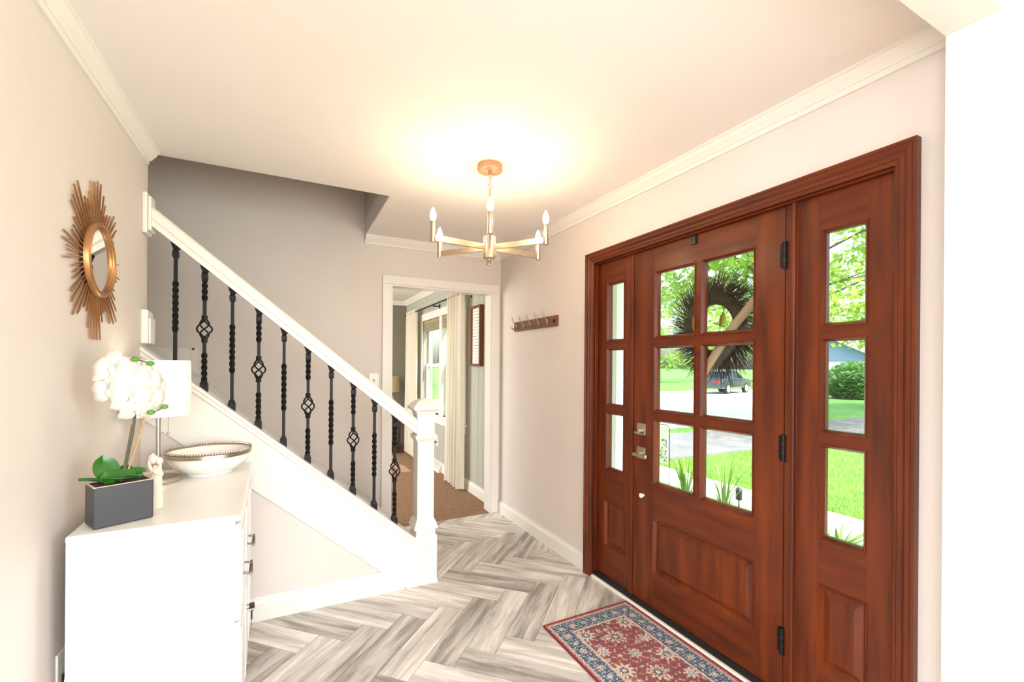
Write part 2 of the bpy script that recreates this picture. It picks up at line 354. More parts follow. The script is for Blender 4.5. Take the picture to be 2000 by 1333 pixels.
baseboard((1.80, YF+.121, .006), (1.80, 7.44, .006), (-1, 0, 0), 'baseboard_living', 'white baseboard of the room beyond under the window')
# doorway casing (white)
dc = thing('trim_doorway', (1.25, YF, 0), 'white casing around the doorway to the room beyond', 'door casing', kind='structure')
for n_, a in (('jamb_casing', (.714, 0, .785, 2.06)), ('jamb_casing', (1.72, 0, 1.79, 2.06)), ('head_casing', (.714, 2.06, 1.79, 2.132))):
    MB().box(a[0], YF-.018, a[1], a[2], YF, a[3]).build(n_, 'white_trim', dc, bevel=.004)
MB().box(.785, YF-.004, 0, .80, YF+.124, 2.045).build('jamb', 'white_trim', dc)
MB().box(1.705, YF-.004, 0, 1.72, YF+.124, 2.045).build('jamb', 'white_trim', dc)
MB().box(.785, YF-.004, 2.045, 1.72, YF+.124, 2.06).build('head_jamb', 'white_trim', dc)
for y_ in (YF+.03, YF+.08): MB().lathe([(.0, 0), (.012, 0), (.012, .004), (0, .004)], 12, (1.60, y_, 2.041)).build('catch', 'nickel', dc)

# ------------------------------------------------------------------ staircase
SL = .856
zcap = lambda x: .301+SL*(.729-x)
zbot = lambda x: .042+SL*(.629-x)
struct(MB().prism([(XL, 2.745, 0), (.72, 2.745, 0), (.72, 2.745, zcap(.72)-.05), (XL, 2.745, zcap(XL)-.05)], (0, .08, 0)), 'wall_stair', 'wall_paint', 'triangular greige wall under the stairs', 'wall')
st = thing('staircase', (.1, 2.8, 0), 'white staircase with black iron balusters rising to the left', 'staircase')
MB().prism([(XL, 2.73, zbot(XL)), (.629+.049, 2.73, 0), (.724, 2.73, 0), (.724, 2.73, zcap(.724)-.045), (XL, 2.73, zcap(XL)-.045)], (0, .0145, 0)).build('stringer', 'white_trim', st)
def slopebar(prof, x0, x1, zf):   # profile (y, dz) extruded along the stair slope
    return MB().rings([[(x, y_, zf(x)+dz) for y_, dz in prof] for x in (x0, x1)])
slopebar([(2.715, -.018), (2.715, -.004), (2.719, 0), (2.838, 0), (2.842, -.004), (2.842, -.018)], XL, .724, zcap).build('stringer_cap', 'white_trim', st)
slopebar([(2.723, -.050), (2.719, -.044), (2.719, -.026), (2.724, -.018), (2.832, -.018), (2.832, -.050)], XL, .724, zcap).build('cap_moulding', 'white_trim', st)
zfs = lambda x: .187+.87*(.724-x)
MB().prism([(-1.70, YF, 1.30), (-.70, YF, 1.20), (.714, YF, 0), (.714, YF, zfs(.714)), (-.583, YF, zfs(-.583)), (-.583, YF, 1.474), (-1.70, YF, 1.474)], (0, -.016, 0)).build('wall_skirt', 'white_trim', st)
slopebar([(YF-.022, -.012), (YF-.022, 0), (YF, 0), (YF, -.012)], -.583, .714, zfs).build('skirt_bead', 'white_trim', st)
MB().box(-.583, YF-.022, zfs(-.583)-.01, -.571, YF, 1.486).build('skirt_bead', 'white_trim', st)
MB().box(-1.70, YF-.022, 1.474, -.571, YF, 1.486).build('skirt_bead', 'white_trim', st)
for k in range(6):
    x1 = .63-k*.231
    MB().box(x1-.02, 2.826, .198*k if k else .001, x1, YF-.017, .198*(k+1)-.026).build('riser', 'white_trim', st)
    MB().box(x1-.231, 2.826, .198*(k+1)-.026, x1+.025, YF-.017, .198*(k+1)).build('tread', 'dark_wood', st, bevel=.006)
x1 = .63-6*.231
MB().box(x1-.02, 2.826, .198*6, x1, YF-.017, 1.36).build('riser', 'white_trim', st)
MB().box(-1.699, 2.836, 1.36, x1+.025, YF-.017, 1.386).build('landing', 'dark_wood', st)
# handrail
zr = lambda x: .925+.835*(.763-x)
slopebar([(2.757, 0), (2.803, 0), (2.803, .03), (2.810, .042), (2.810, .078), (2.802, .092), (2.790, .1), (2.770, .1), (2.758, .092), (2.750, .078), (2.750, .042), (2.757, .03)], XL+.02, .752, zr).build('handrail', 'white_trim', st)
ros = MB().box(XL, 2.728, 2.015, XL+.02, 2.832, 2.215).build('rosette', 'white_trim', st, bevel=.006)
MB().box(XL+.02, 2.738, 2.03, XL+.034, 2.822, 2.20).build('rosette_face', 'white_trim', ros, bevel=.006)
pb = MB().prism([(XL, 2.722, 1.475), (XL, 2.835, 1.475), (XL, 2.835, 1.60), (XL, 2.81, 1.63), (XL, 2.722, 1.64)], (.028, 0, 0)).build('plinth_block', 'white_trim', st, bevel=.004)
MB().box(XL+.028, 2.735, 1.475, XL+.036, 2.825, 1.60).build('block_face', 'white_trim', pb, bevel=.003)
# newel post
nx, ny = .795, 2.801
def sq(w, z): h = w/2; return [(nx-h, ny-h, z), (nx+h, ny-h, z), (nx+h, ny+h, z), (nx-h, ny+h, z)]
nw = MB().rings([sq(a, b) for a, b in ((.106, .335), (.106, .905))]).build('newel_post', 'white_trim', st)
MB().rings([sq(.150, .0), sq(.150, .018), sq(.142, .024), sq(.142, .300), sq(.134, .306)]).build('newel_base', 'white_trim', nw)
MB().rings([sq(a, b) for a, b in ((.122, .300), (.122, .338), (.150, .346), (.150, .358), (.142, .364), (.130, .384), (.118, .398), (.110, .405))]).build('base_moulding', 'white_trim', nw)
MB().rings([sq(a, b) for a, b in ((.110, .895), (.118, .902), (.134, .912), (.140, .920), (.140, .930), (.124, .936), (.114, .944))]).build('neck_moulding', 'white_trim', nw)
MB().rings([sq(a, b) for a, b in ((.110, .93), (.110, 1.065), (.118, 1.07), (.122, 1.085), (.136, 1.092))]).build('newel_head', 'white_trim', nw)
MB().rings([sq(a, b) for a, b in ((.138, 1.088), (.150, 1.096), (.168, 1.100), (.172, 1.106), (.172, 1.114), (.160, 1.120), (.128, 1.138), (.088, 1.154), (.050, 1.163), (.012, 1.168))]).build('newel_cap', 'white_trim', nw)
# balusters
def twistbar(mb, x, y_, z0, z1, w, turns, seg):
    rs = []
    for j in range(seg+1):
        a = 2*PI*turns*j/seg+PI/4; z = z0+(z1-z0)*j/seg
        rs.append([(x+w*.7071*math.cos(a+PI/2*i), y_+w*.7071*math.sin(a+PI/2*i), z) for i in range(4)])
    return mb.rings(rs)
def baluster(x, kind):
    y_ = 2.779; z0 = zcap(x)-.008; z1 = zr(x)+.008; H = z1-z0; W = .0155
    at = lambda t: z0+H*t
    mb = MB()
    if kind == 'twist':
        b = mb.box(x-W/2, y_-W/2, z0, x+W/2, y_+W/2, at(.301)).build('baluster', 'iron', st)
        MB().box(x-W/2, y_-W/2, at(.699), x+W/2, y_+W/2, z1).build('bar', 'iron', b)
        twistbar(MB(), x, y_, at(.30), at(.70), W*1.25, 2.0, 48).build('twist', 'iron', b)
    else:
        b = mb.box(x-W/2, y_-W/2, z0, x+W/2, y_+W/2, at(.061)).build('baluster', 'iron', st)
        for a, c in ((.299, .405), (.595, .721), (.959, 1)): MB().box(x-W/2, y_-W/2, at(a), x+W/2, y_+W/2, at(c)).build('bar', 'iron', b)
        twistbar(MB(), x, y_, at(.06), at(.30), W*1.25, 1.25, 32).build('twist', 'iron', b)
        twistbar(MB(), x, y_, at(.72), at(.96), W*1.25, 1.25, 32).build('twist', 'iron', b)
        zb0, zb1 = at(.415), at(.575); bk_ = MB()
        for q in range(4):
            bk_.tube([(x+(.006+.027*math.sin(PI*t/14))*math.cos(PI/2*q+PI*1.1*t/14), y_+(.006+.027*math.sin(PI*t/14))*math.sin(PI/2*q+PI*1.1*t/14), zb0+(zb1-zb0)*t/14) for t in range(15)], .0042, 6)
        bk_.build('basket', 'iron', b, smooth=True)
        for zc_ in (zb0-.008, zb1+.008): MB().lathe([(.008, -.012), (.0135, -.010), (.0135, .010), (.008, .012)], 8, (x, y_, zc_)).build('collar', 'iron', b)
    zc0 = zcap(x); s_ = .017
    MB().rings([[(x-s_, y_-s_, zc0+SL*s_-.002), (x+s_, y_-s_, zc0-SL*s_-.002), (x+s_, y_+s_, zc0-SL*s_-.002), (x-s_, y_+s_, zc0+SL*s_-.002)],
                [(x-s_, y_-s_, zc0+.030), (x+s_, y_-s_, zc0+.024), (x+s_, y_+s_, zc0+.024), (x-s_, y_+s_, zc0+.030)],
                [(x-.010, y_-.010, zc0+.046), (x+.010, y_-.010, zc0+.046), (x+.010, y_+.010, zc0+.046), (x-.010, y_+.010, zc0+.046)]]).build('shoe', 'iron', b)
    zt = zr(x); s_ = .016
    MB().rings([[(x-.010, y_-.010, zt-.066), (x+.010, y_-.010, zt-.066), (x+.010, y_+.010, zt-.066), (x-.010, y_+.010, zt-.066)],
                [(x-.0135, y_-.0135, zt-.056), (x+.0135, y_-.0135, zt-.056), (x+.0135, y_+.0135, zt-.056), (x-.0135, y_+.0135, zt-.056)],
                [(x-.0135, y_-.0135, zt-.034), (x+.0135, y_-.0135, zt-.034), (x+.0135, y_+.0135, zt-.034), (x-.0135, y_+.0135, zt-.034)],
                [(x-.009, y_-.009, zt-.026), (x+.009, y_-.009, zt-.026), (x+.009, y_+.009, zt-.026), (x-.009, y_+.009, zt-.026)],
                [(x-s_*1.3, y_-s_, zt+.83*s_), (x+s_*1.3, y_-s_, zt-.83*s_), (x+s_*1.3, y_+s_, zt-.83*s_), (x-s_*1.3, y_+s_, zt+.83*s_)]]).build('top_shoe', 'iron', b)
for k in range(10): baluster(.606-k*.1228, 'basket' if k % 2 == 0 else 'twist')

# ------------------------------------------------------------------ front door with sidelights
XD = 1.85
def slab(root, y0, y1, z0, z1, x0, x1, holes, name, m):
    ys = sorted({y0, y1, *[h[0] for h in holes], *[h[1] for h in holes]}); zs = sorted({z0, z1, *[h[2] for h in holes], *[h[3] for h in holes]})
    stile = MB(); rail = MB()
    lo = min(h[0] for h in holes); hi = max(h[1] for h in holes)
    for s_ in ((y0, lo), (hi, y1)): MB().box(x0, s_[0], z0, x1, s_[1], z1).build('stile', m, root)
    for i in range(len(ys)-1):
        for j in range(len(zs)-1):
            a = (ys[i], ys[i+1], zs[j], zs[j+1]); c = ((a[0]+a[1])/2, (a[2]+a[3])/2)
            if c[0] < lo or c[0] > hi: continue
            if any(h[0] < c[0] < h[1] and h[2] < c[1] < h[3] for h in holes): continue
            rail.box(x0+.0005, a[0], a[2], x1-.0005, a[1], a[3])
    rail.build('rails_and_muntins', 'mahogany_rail', root)
def ring(mb, a, b, xa, xb):       # sloped mitred ring between rectangle a at x=xa and rectangle b at x=xb
    A = [(xa, a[0], a[2]), (xa, a[1], a[2]), (xa, a[1], a[3]), (xa, a[0], a[3])]; B = [(xb, b[0], b[2]), (xb, b[1], b[2]), (xb, b[1], b[3]), (xb, b[0], b[3])]
    mb.add(A+B, [(i, (i+1) % 4, 4+(i+1) % 4, 4+i) for i in range(4)])
def inset(r, d): return (r[0]+d, r[1]-d, r[2]+d, r[3]-d)
def lite(root, r, x0, x1):
    mb = MB()
    ring(mb, inset(r, -.003), inset(r, .001), x0-.004, x0-.004); ring(mb, inset(r, .001), inset(r, .006), x0-.004, x0+.004); ring(mb, inset(r, .006), inset(r, .011), x0+.004, x0+.012); ring(mb, inset(r, .011), inset(r, .011), x0+.012, x1-.012)
    ring(mb, inset(r, -.003), inset(r, -.003), x0-.004, x0+.001); ring(mb, inset(r, .011), inset(r, -.001), x1-.012, x1+.002)
    mb.build('glazing_bead', 'mahogany', root)
    q = inset(r, .006); xm = (x0+x1)/2
    MB().box(xm-.002, q[0], q[2], xm+.002, q[1], q[3]).build('pane', 'pane_glass', root)
def raised_panel(root, r, x0, x1):
    mb = MB()
    ring(mb, inset(r, -.004), inset(r, .0), x0-.004, x0-.004); ring(mb, inset(r, 0), inset(r, .012), x0-.004, x0+.014); ring(mb, inset(r, .012), inset(r, .016), x0+.014, x0+.014)
    ring(mb, inset(r, .016), inset(r, .040), x0+.014, x0+.004); q = inset(r, .040)
    mb.add([(x0+.004, q[0], q[2]), (x0+.004, q[1], q[2]), (x0+.004, q[1], q[3]), (x0+.004, q[0], q[3])], [(0, 1, 2, 3)])
    ring(mb, inset(r, -.004), inset(r, -.004), x0-.004, x0+.001)
    mb.box(x0+.016, r[0], r[2], x1-.004, r[1], r[3])
    mb.build('raised_panel', 'mahogany', root)
rows = [(1.543, 1.915), (1.130, 1.494), (.718, 1.082)]
dr = thing('door_1', (XD, 1.58, .02), 'mahogany front door with six panes and a wreath outside', 'door', kind='structure')
dl = [(1.268, 1.549, a, b) for a, b in rows]+[(1.587, 1.862, a, b) for a, b in rows]; dp = (1.26, 1.862, .222, .517)
slab(dr, 1.131, 2.024, .024, 2.066, XD, XD+.045, dl+[dp], 'door', 'mahogany')
for r in dl: lite(dr, r, XD, XD+.045)
raised_panel(dr, dp, XD, XD+.045)
for z in (1.848, 1.045, .245):
    h = MB().lathe([(.0, -.056), (.009, -.056), (.009, .056), (0, .056)], 10, (XD-.009, 1.128, z)).build('hinge', 'iron', dr, smooth=True)
    MB().box(XD-.003, 1.133, z-.05, XD+.001, 1.150, z+.05).build('hinge_leaf', 'iron', h)
    for q in (-.019, .019): MB().lathe([(.0098, -.002), (.0098, .002)], 10, (XD-.009, 1.128, z+q)).build('hinge_knuckle', 'plastic_black', h)
YH = 1.952
db = MB().box(XD-.012, YH-.034, 1.018-.034, XD, YH+.034, 1.018+.034).build('deadbolt', 'nickel', dr, bevel=.002)
MB().box(XD-.034, YH-.006, 1.003, XD-.012, YH+.006, 1.019).box(XD-.040, YH-.008, .991, XD-.030, YH+.028, 1.003).build('thumb_turn', 'nickel', db, bevel=.002)
lv = MB().box(XD-.012, YH-.034, .880-.034, XD, YH+.034, .880+.034).build('lever_rose', 'nickel', dr, bevel=.002)
MB().tube([(XD-.012, YH, .876), (XD-.050, YH, .876)], .010, 10).build('lever_neck', 'nickel', lv, smooth=True)
MB().box(XD-.058, YH-.080, .865, XD-.044, YH+.020, .883).build('lever_handle', 'nickel', lv, bevel=.002)
dk = MB().lathe([(0, 0), (.008, 0), (.008, .014), (.013, .016), (.013, .022), (0, .024)], 12).build('viewer_knob', 'plastic_white', dr, local=True, smooth=True)
dk.location = (0, YH-.012-1.58, .636-.02); dk.rotation_euler = (0, -PI/2, 0)
MB().box(XD-.012, 1.577, 2.005, XD-.004, 1.607, 2.068).box(XD-.012, 1.577, 2.062, XD+.05, 1.607, 2.068).build('wreath_hanger', 'plastic_black', dr)
def sidelight(name, y0, y1, ly, pr, label):
    r = thing(name, (XD, (y0+y1)/2, .02), label, 'sidelight', kind='structure')
    L_ = [(ly[0], ly[1], a, b) for a, b in rows]
    slab(r, y0, y1, .03, 2.062, XD, XD+.045, L_+[pr], 'side', 'mahogany')
    for q in L_: lite(r, q, XD, XD+.045)
    raised_panel(r, pr, XD, XD+.045)
    return r
sidelight('window_1', 2.060, 2.376, (2.115, 2.277), (2.10, 2.287, .222, .512), 'mahogany sidelight with three panes on the latch side of the front door')
sidelight('window_2', .750, 1.082, (.838, .989), (.833, .995, .224, .536), 'mahogany sidelight with three panes on the hinge side of the front door')
# frame: jambs, mullions, head, sill
df = thing('trim_door_frame', (XR+.03, 1.55, 0), 'mahogany frame and casing around the front door and sidelights', 'door frame', kind='structure')
mu = MB().box(XD-.002, 1.078, .02, 1.95, 1.127, 2.066).build('mullion', 'mahogany', df, bevel=.002)
MB().box(XD-.022, 1.078, .02, XD-.002, 1.094, 2.066).build('stop_strip', 'mahogany', mu, bevel=.005)
MB().box(XD-.008, 2.028, .02, 1.95, 2.058, 2.066).build('mullion', 'mahogany', df, bevel=.003)
MB().box(XR-.002, .700, .0, 1.95, .725, 2.09).build('side_jamb', 'mahogany', df)
MB().box(XR-.002, 2.380, .0, 1.95, 2.392, 2.09).build('side_jamb', 'mahogany', df)
MB().box(XR-.002, .700, 2.066, 1.95, 2.392, 2.092).build('head_jamb', 'mahogany_rail', df)
MB().box(XR+.012, .725, .03, XR+.028, .750, 2.066).box(XR+.028, .725, .03, XD+.002, .742, 2.066).build('stop_moulding', 'mahogany', df, bevel=.003)
MB().box(XR+.012, 2.362, .03, XR+.04, 2.380, 2.066).build('stop_moulding', 'mahogany', df, bevel=.003)
MB().box(XR+.012, .725, 2.050, XR+.036, 2.380, 2.067).build('stop_moulding', 'mahogany_rail', df, bevel=.003)
CAS = [(0, 0), (.010, 0), (.013, .006), (.013, .012), (.018, .016), (.018, .030), (.022, .034), (.026, .040), (.026, .052), (.030, .056), (.030, .066), (0, .066)]   # (proud of the wall, across from the inner edge)
IY0, IY1, IZ = .738, 2.356, 2.056
def cas(path_in, path_out):       # points along inner edge and matching outer edge
    return MB().rings([[Vector(i)+(Vector(o_)-Vector(i))*(b/.066)+Vector((-a, 0, 0)) for a, b in CAS] for i, o_ in zip(path_in, path_out)])
cas([(XR, IY0, 0), (XR, IY0, IZ)], [(XR, .672, 0), (XR, .672, 2.122)]).build('side_casing', 'mahogany', df)
cas([(XR, IY1, 0), (XR, IY1, IZ)], [(XR, 2.422, 0), (XR, 2.422, 2.122)]).build('side_casing', 'mahogany', df)
cas([(XR, IY0, IZ), (XR, IY1, IZ)], [(XR, .672, 2.122), (XR, 2.422, 2.122)]).build('head_casing', 'mahogany_rail', df)
MB().box(XR-.018, .742, 0, XR+.002, 2.352, .016).build('threshold', 'threshold_white', df, bevel=.004)
MB().box(XR+.002, .726, 0, 1.95, 2.379, .020).build('sill', 'sill_dark', df)

# ------------------------------------------------------------------ chandelier
CHX, CHY = .955, 2.145
ch = thing('chandelier', (CHX, CHY, 1.935), 'six-armed brushed nickel chandelier with lit candle bulbs', 'chandelier')
cn = MB().lathe([(0, 2.440), (.064, 2.440), (.066, 2.436), (.066, 2.410), (.062, 2.406), (0, 2.406)], 36, (CHX, CHY, 0)).build('canopy', 'copper_canopy', ch, smooth=True)
for a in (.6, 3.7): MB().lathe([(0, 2.400), (.006, 2.400), (.006, 2.407), (0, 2.407)], 8, (CHX+.034*math.cos(a), CHY+.034*math.sin(a), 0)).build('screw', 'brushed_nickel', cn)
MB().lathe([(0, 2.385), (.009, 2.385), (.009, 2.407), (0, 2.407)], 12, (CHX, CHY, 0)).build('canopy_stem', 'brushed_nickel', ch, smooth=True)
def link(z, ax, rx, rz):
    return MB().tube([(CHX+(rx*math.cos(t) if ax == 0 else 0), CHY+(rx*math.cos(t) if ax else 0), z+rz*math.sin(t)) for t in [2*PI*i/16 for i in range(16)]], .0022, 6, closed=True)
for z, ax, rx, rz in ((2.380, 0, .010, .010), (2.352, 1, .008, .022), (2.326, 0, .011, .011)): link(z, ax, rx, rz).build('chain_link', 'brushed_nickel', ch, smooth=True)
MB().lathe([(0, 2.05), (.0065, 2.05), (.0065, 2.306), (.004, 2.318), (0, 2.318)], 12, (CHX, CHY, 0)).build('rod', 'brushed_nickel', ch, smooth=True)
hb = MB().lathe([(0, 1.944), (.030, 1.944), (.033, 1.947), (.033, 2.060), (.030, 2.063), (0, 2.063)], 32, (CHX, CHY, 0)).build('hub', 'brushed_nickel', ch, smooth=True)
MB().sphere((CHX, CHY, 1.941), .009, 10, 6).build('finial', 'brushed_nickel', hb, smooth=True)
toward = math.atan2(-CHY, -CHX)+.01
for k in range(6):
    a = toward+k*PI/3; d = Vector((math.cos(a), math.sin(a), 0)); n = Vector((-d.y, d.x, 0)); c0 = Vector((CHX, CHY, 0)); R_ = .32
    mb = MB(); h = .006
    mb.rings([[c0+d*t+n*s_*h+Vector((0, 0, z)) for s_, z in ((-1, 1.990), (1, 1.990), (1, 2.018), (-1, 2.018))] for t in (.030, R_-.008)])
    arm = mb.build('arm', 'brushed_nickel', ch)
    q = c0+d*R_
    MB().lathe([(0, 1.982), (.0115, 1.982), (.0125, 1.984), (.0125, 2.084), (.010, 2.086), (0, 2.086)], 16, (q.x, q.y, 0)).build('candle_sleeve', 'brushed_nickel', arm, smooth=True)
    MB().lathe([(.006, 2.084), (.012, 2.092), (.0155, 2.104), (.0150, 2.116), (.010, 2.134), (.004, 2.148), (.001, 2.152)], 16, (q.x, q.y, 0)).build('bulb', 'bulb', arm, smooth=True)
    add_light('bulb_light', 'POINT', (q.x, q.y, 2.118), (0, 0, 0), 2.9, (1, .78, .54), shadow_soft_size=.02).parent = None

# ------------------------------------------------------------------ coat rack, light switch
rk = thing('coat_rack', (XR, 3.13, 1.68), 'stained wooden coat rack with five metal hooks', 'coat rack')
MB().box(XR-.018, 2.785, 1.680, XR, 3.478, 1.760).build('board', 'rack_wood', rk, bevel=.003)
for k in range(5):
    y_ = 3.43-k*.128
    hk = MB().tube([(XR-.022, y_, 1.716), (XR-.034, y_, 1.744), (XR-.056, y_, 1.772), (XR-.062, y_, 1.800)], [.0045, .004, .004, .0055], 8).build('hook', 'hook_metal', rk, smooth=True)
    MB().tube([(XR-.022, y_, 1.722), (XR-.036, y_, 1.700), (XR-.056, y_, 1.696), (XR-.066, y_, 1.712)], [.0045, .004, .004, .0055], 8).build('lower_prong', 'hook_metal', hk, smooth=True)
    MB().box(XR-.023, y_-.008, 1.702, XR-.017, y_+.008, 1.738).build('hook_plate', 'hook_metal', hk, bevel=.002)
for y_ in (2.82,): 
    p_ = MB().lathe([(0, 0), (.014, 0), (.012, .006), (0, .007)], 14).build('screw_cap', 'iron', rk, local=True, smooth=True); p_.location = (-.018, y_-3.13, .040); p_.rotation_euler = (0, -PI/2, 0)
sw = thing('light_switch', (.65, YF, 1.19), 'white light switch plate on the far wall above the handrail', 'light switch')
MB().box(.612, YF-.006, 1.192, .690, YF, 1.308).build('plate', 'plastic_white', sw, bevel=.003)
MB().box(.645, YF-.016, 1.238, .657, YF-.006, 1.262).build('toggle', 'planter_rim', sw, bevel=.002)

# ------------------------------------------------------------------ sunburst mirror
MY, MZ = 2.125, 1.752
mr = thing('sunburst_mirror', (XL, MY, MZ-.3), 'gold sunburst mirror hanging on the left wall', 'mirror')
def yz(a, r, x): return (XL+x, MY+r*math.cos(a), MZ+r*math.sin(a))
nn = 48
def ringprof(prof): return MB().rings([[yz(2*PI*i/nn, r, x) for r, x in prof] for i in range(nn)], closed=True)
ringprof([(.117, .014), (.117, .026), (.120, .031), (.125, .033), (.130, .031), (.134, .026), (.135, .014)]).build('frame', 'gold', mr, smooth=True)
ringprof([(.111, .018), (.111, .023), (.114, .026), (.118, .025), (.118, .018)]).build('inner_ring', 'gold', mr, smooth=True)
MB().rings([[yz(2*PI*i/nn, .1135, x) for i in range(nn)] for x in (.016, .0195)]).build('glass', 'mirror', mr)
MB().rings([[yz(2*PI*i/nn, .125, x) for i in range(nn)] for x in (.0, .014)]).build('backing', 'plastic_black', mr)
rnd = random.Random(4)
NS = 112
for k in range(NS):
    a = 2*PI*k/NS+rnd.uniform(-.012, .012)
    lobe = .5+.5*math.cos(8*a); up = abs(math.sin(a))
    r1 = .178+.040*lobe+.055*up*lobe+.02*up+rnd.uniform(-.020, .024)
    if rnd.random() < .14: r1 += .03
    r1 = min(r1, .29); x = .007 if k % 2 else .012; h = .0021
    p0, p1 = Vector(yz(a, .118, x)), Vector(yz(a, r1, x)); t = Vector((0, -math.sin(a), math.cos(a)))
    MB().rings([[p+t*s_*h+Vector((q*h, 0, 0)) for s_, q in ((-1, -1), (1, -1), (1, 1), (-1, 1))] for p in (p0, p1)]).build('ray', 'gold', mr)

# ------------------------------------------------------------------ dresser and what stands on it
DH = .865
ds = thing('dresser', (-.364, 2.21, 0), 'glossy white dresser against the left wall', 'dresser', rotz=math.radians(1.5))
DL, DW = .45, .222              # half length (y), half depth (x)
MB().box(-DW+.001, -DL+.001, .0, DW-.018, DL-.001, DH-.020).build('body', 'white_lacquer', ds, local=True, bevel=.003)
MB().box(-DW, -DL, DH-.020, DW, DL, DH).build('top', 'white_lacquer', ds, local=True, bevel=.004)
for k in range(3):
    y0 = -DL+.012+k*.294; y1 = y0+.288
    for (z0, z1, nm) in ((.50, DH-.036, 'drawer'), (.06, .492, 'door')):
        f_ = MB().box(DW-.018, y0, z0, DW-.002, y1, z1).build(nm, 'white_lacquer', ds, local=True, bevel=.003)
        MB().box(DW-.002, y0+.035, z0+.035, DW+.002, y1-.035, z1-.035).build('panel', 'white_lacquer', f_, local=True, bevel=.002)
        if nm == 'drawer' and k < 2:
            yc = y0+.12; zc_ = .632
            hd = MB().tube([(DW+.024, yc-.062+.124*t/12, zc_-.004-.016*math.sin(PI*t/12)) for t in range(13)], [.004+.003*math.sin(PI*t/12) for t in range(13)], 8).build('handle', 'pewter', f_, local=True, smooth=True)
            for q in (-.048, .048): MB().tube([(DW-.002, yc+q, zc_), (DW+.026, yc+q, zc_-.006)], .004, 8).build('handle_post', 'pewter', hd, local=True, smooth=True)
        if nm == 'door' and k == 1:
            lk = MB().tube([(DW-.002, y0+.12, .345), (DW+.010, y0+.12, .345)], .011, 12).build('lock', 'nickel', f_, local=True, smooth=True)
            MB().box(DW+.010, y0+.110, .336, DW+.030, y0+.130, .356).build('key_head', 'plastic_black', lk, local=True, bevel=.003)
            MB().box(DW+.016, y0+.108, .292, DW+.022, y0+.132, .322).box(DW+.018, y0+.117, .262, DW+.020, y0+.123, .292).build('spare_key', 'plastic_black', lk, local=True)
            MB().tube([(DW+.019+.010*math.cos(t), y0+.12, .330+.012*math.sin(t)) for t in [2*PI*i/14 for i in range(14)]], .0012, 6, closed=True).build('key_ring', 'nickel', lk, local=True, smooth=True)
# table lamp
LX, LY_ = -.488, 2.40
lp = thing('table_lamp', (LX, LY_, DH), 'nickel table lamp with a white drum shade on the dresser', 'lamp')
MB().lathe([(0, 0), (.080, 0), (.082, .003), (.082, .018), (.078, .022), (.020, .024), (.012, .030), (0, .030)], 36, (LX, LY_, DH)).build('base', 'nickel', lp, smooth=True)
MB().lathe([(0, .02), (.0085, .02), (.0085, .37), (0, .37)], 16, (LX, LY_, DH)).build('pole', 'nickel', lp, smooth=True)
SZ0, SZ1 = 1.155, 1.392
sh = MB()
sh.rings([[(LX+r*math.cos(2*PI*i/40), LY_+r*math.sin(2*PI*i/40), z) for i in range(40)] for r, z in ((.117, SZ0), (.113, SZ1), (.111, SZ1), (.115, SZ0))], cap=False, closed=True)
sp = sh.build('drum_shade', 'shade_fabric', lp, smooth=True)
MB().tube([(LX+.04, LY_-.03, 1.18), (LX+.04, LY_-.03, 1.085)], .001, 6).sphere((LX+.04, LY_-.03, 1.080), .0055, 8, 6).build('pull_chain', 'nickel', lp, smooth=True)
MB().tube([(LX-.112, LY_, SZ1-.02), (LX+.112, LY_, SZ1-.02)], .002, 6).tube([(LX, LY_-.112, SZ1-.02), (LX, LY_+.112, SZ1-.02)], .002, 6).build('spider', 'nickel', sp)
MB().lathe([(.0, .37), (.014, .37), (.014, .43), (.028, .47), (.030, .49), (.018, .515), (0, .52)], 16, (LX, LY_, DH)).build('lamp_bulb', 'lamp_glow', lp, smooth=True)
add_light('lamp_light', 'POINT', (LX, LY_, DH+.44), (0, 0, 0), .45, (1, .95, .86), shadow_soft_size=.03)
# bowl
BX, BY = -.316, 2.505
bw = thing('decorative_bowl', (BX, BY, DH), 'wide white ceramic bowl with a beaded silver rim on the dresser', 'bowl')
MB().lathe([(0, .0), (.095, 0), (.100, .004), (.098, .010), (.120, .022), (.150, .044), (.168, .068), (.175, .090), (.1775, .108), (.172, .108), (.168, .090), (.158, .066), (.135, .040), (.100, .022), (0, .018)], 56, (BX, BY, DH), .94, .94).build('bowl_body', 'white_ceramic', bw, smooth=True)
MB().rings([[(BX+r*.94*math.cos(2*PI*i/56), BY+r*.94*math.sin(2*PI*i/56), DH+z) for r, z in ((.1785, .090), (.1815, .092), (.1815, .108), (.1785, .110), (.171, .110), (.171, .104))] for i in range(56)], closed=True).build('silver_band', 'nickel', bw, smooth=True)
bd = MB()
for i in range(96): a = 2*PI*i/96; bd.sphere((BX+.1664*math.cos(a), BY+.1664*math.sin(a), DH+.1145), .0056, 6, 4)
bd.build('beaded_rim', 'nickel', bw, smooth=True)
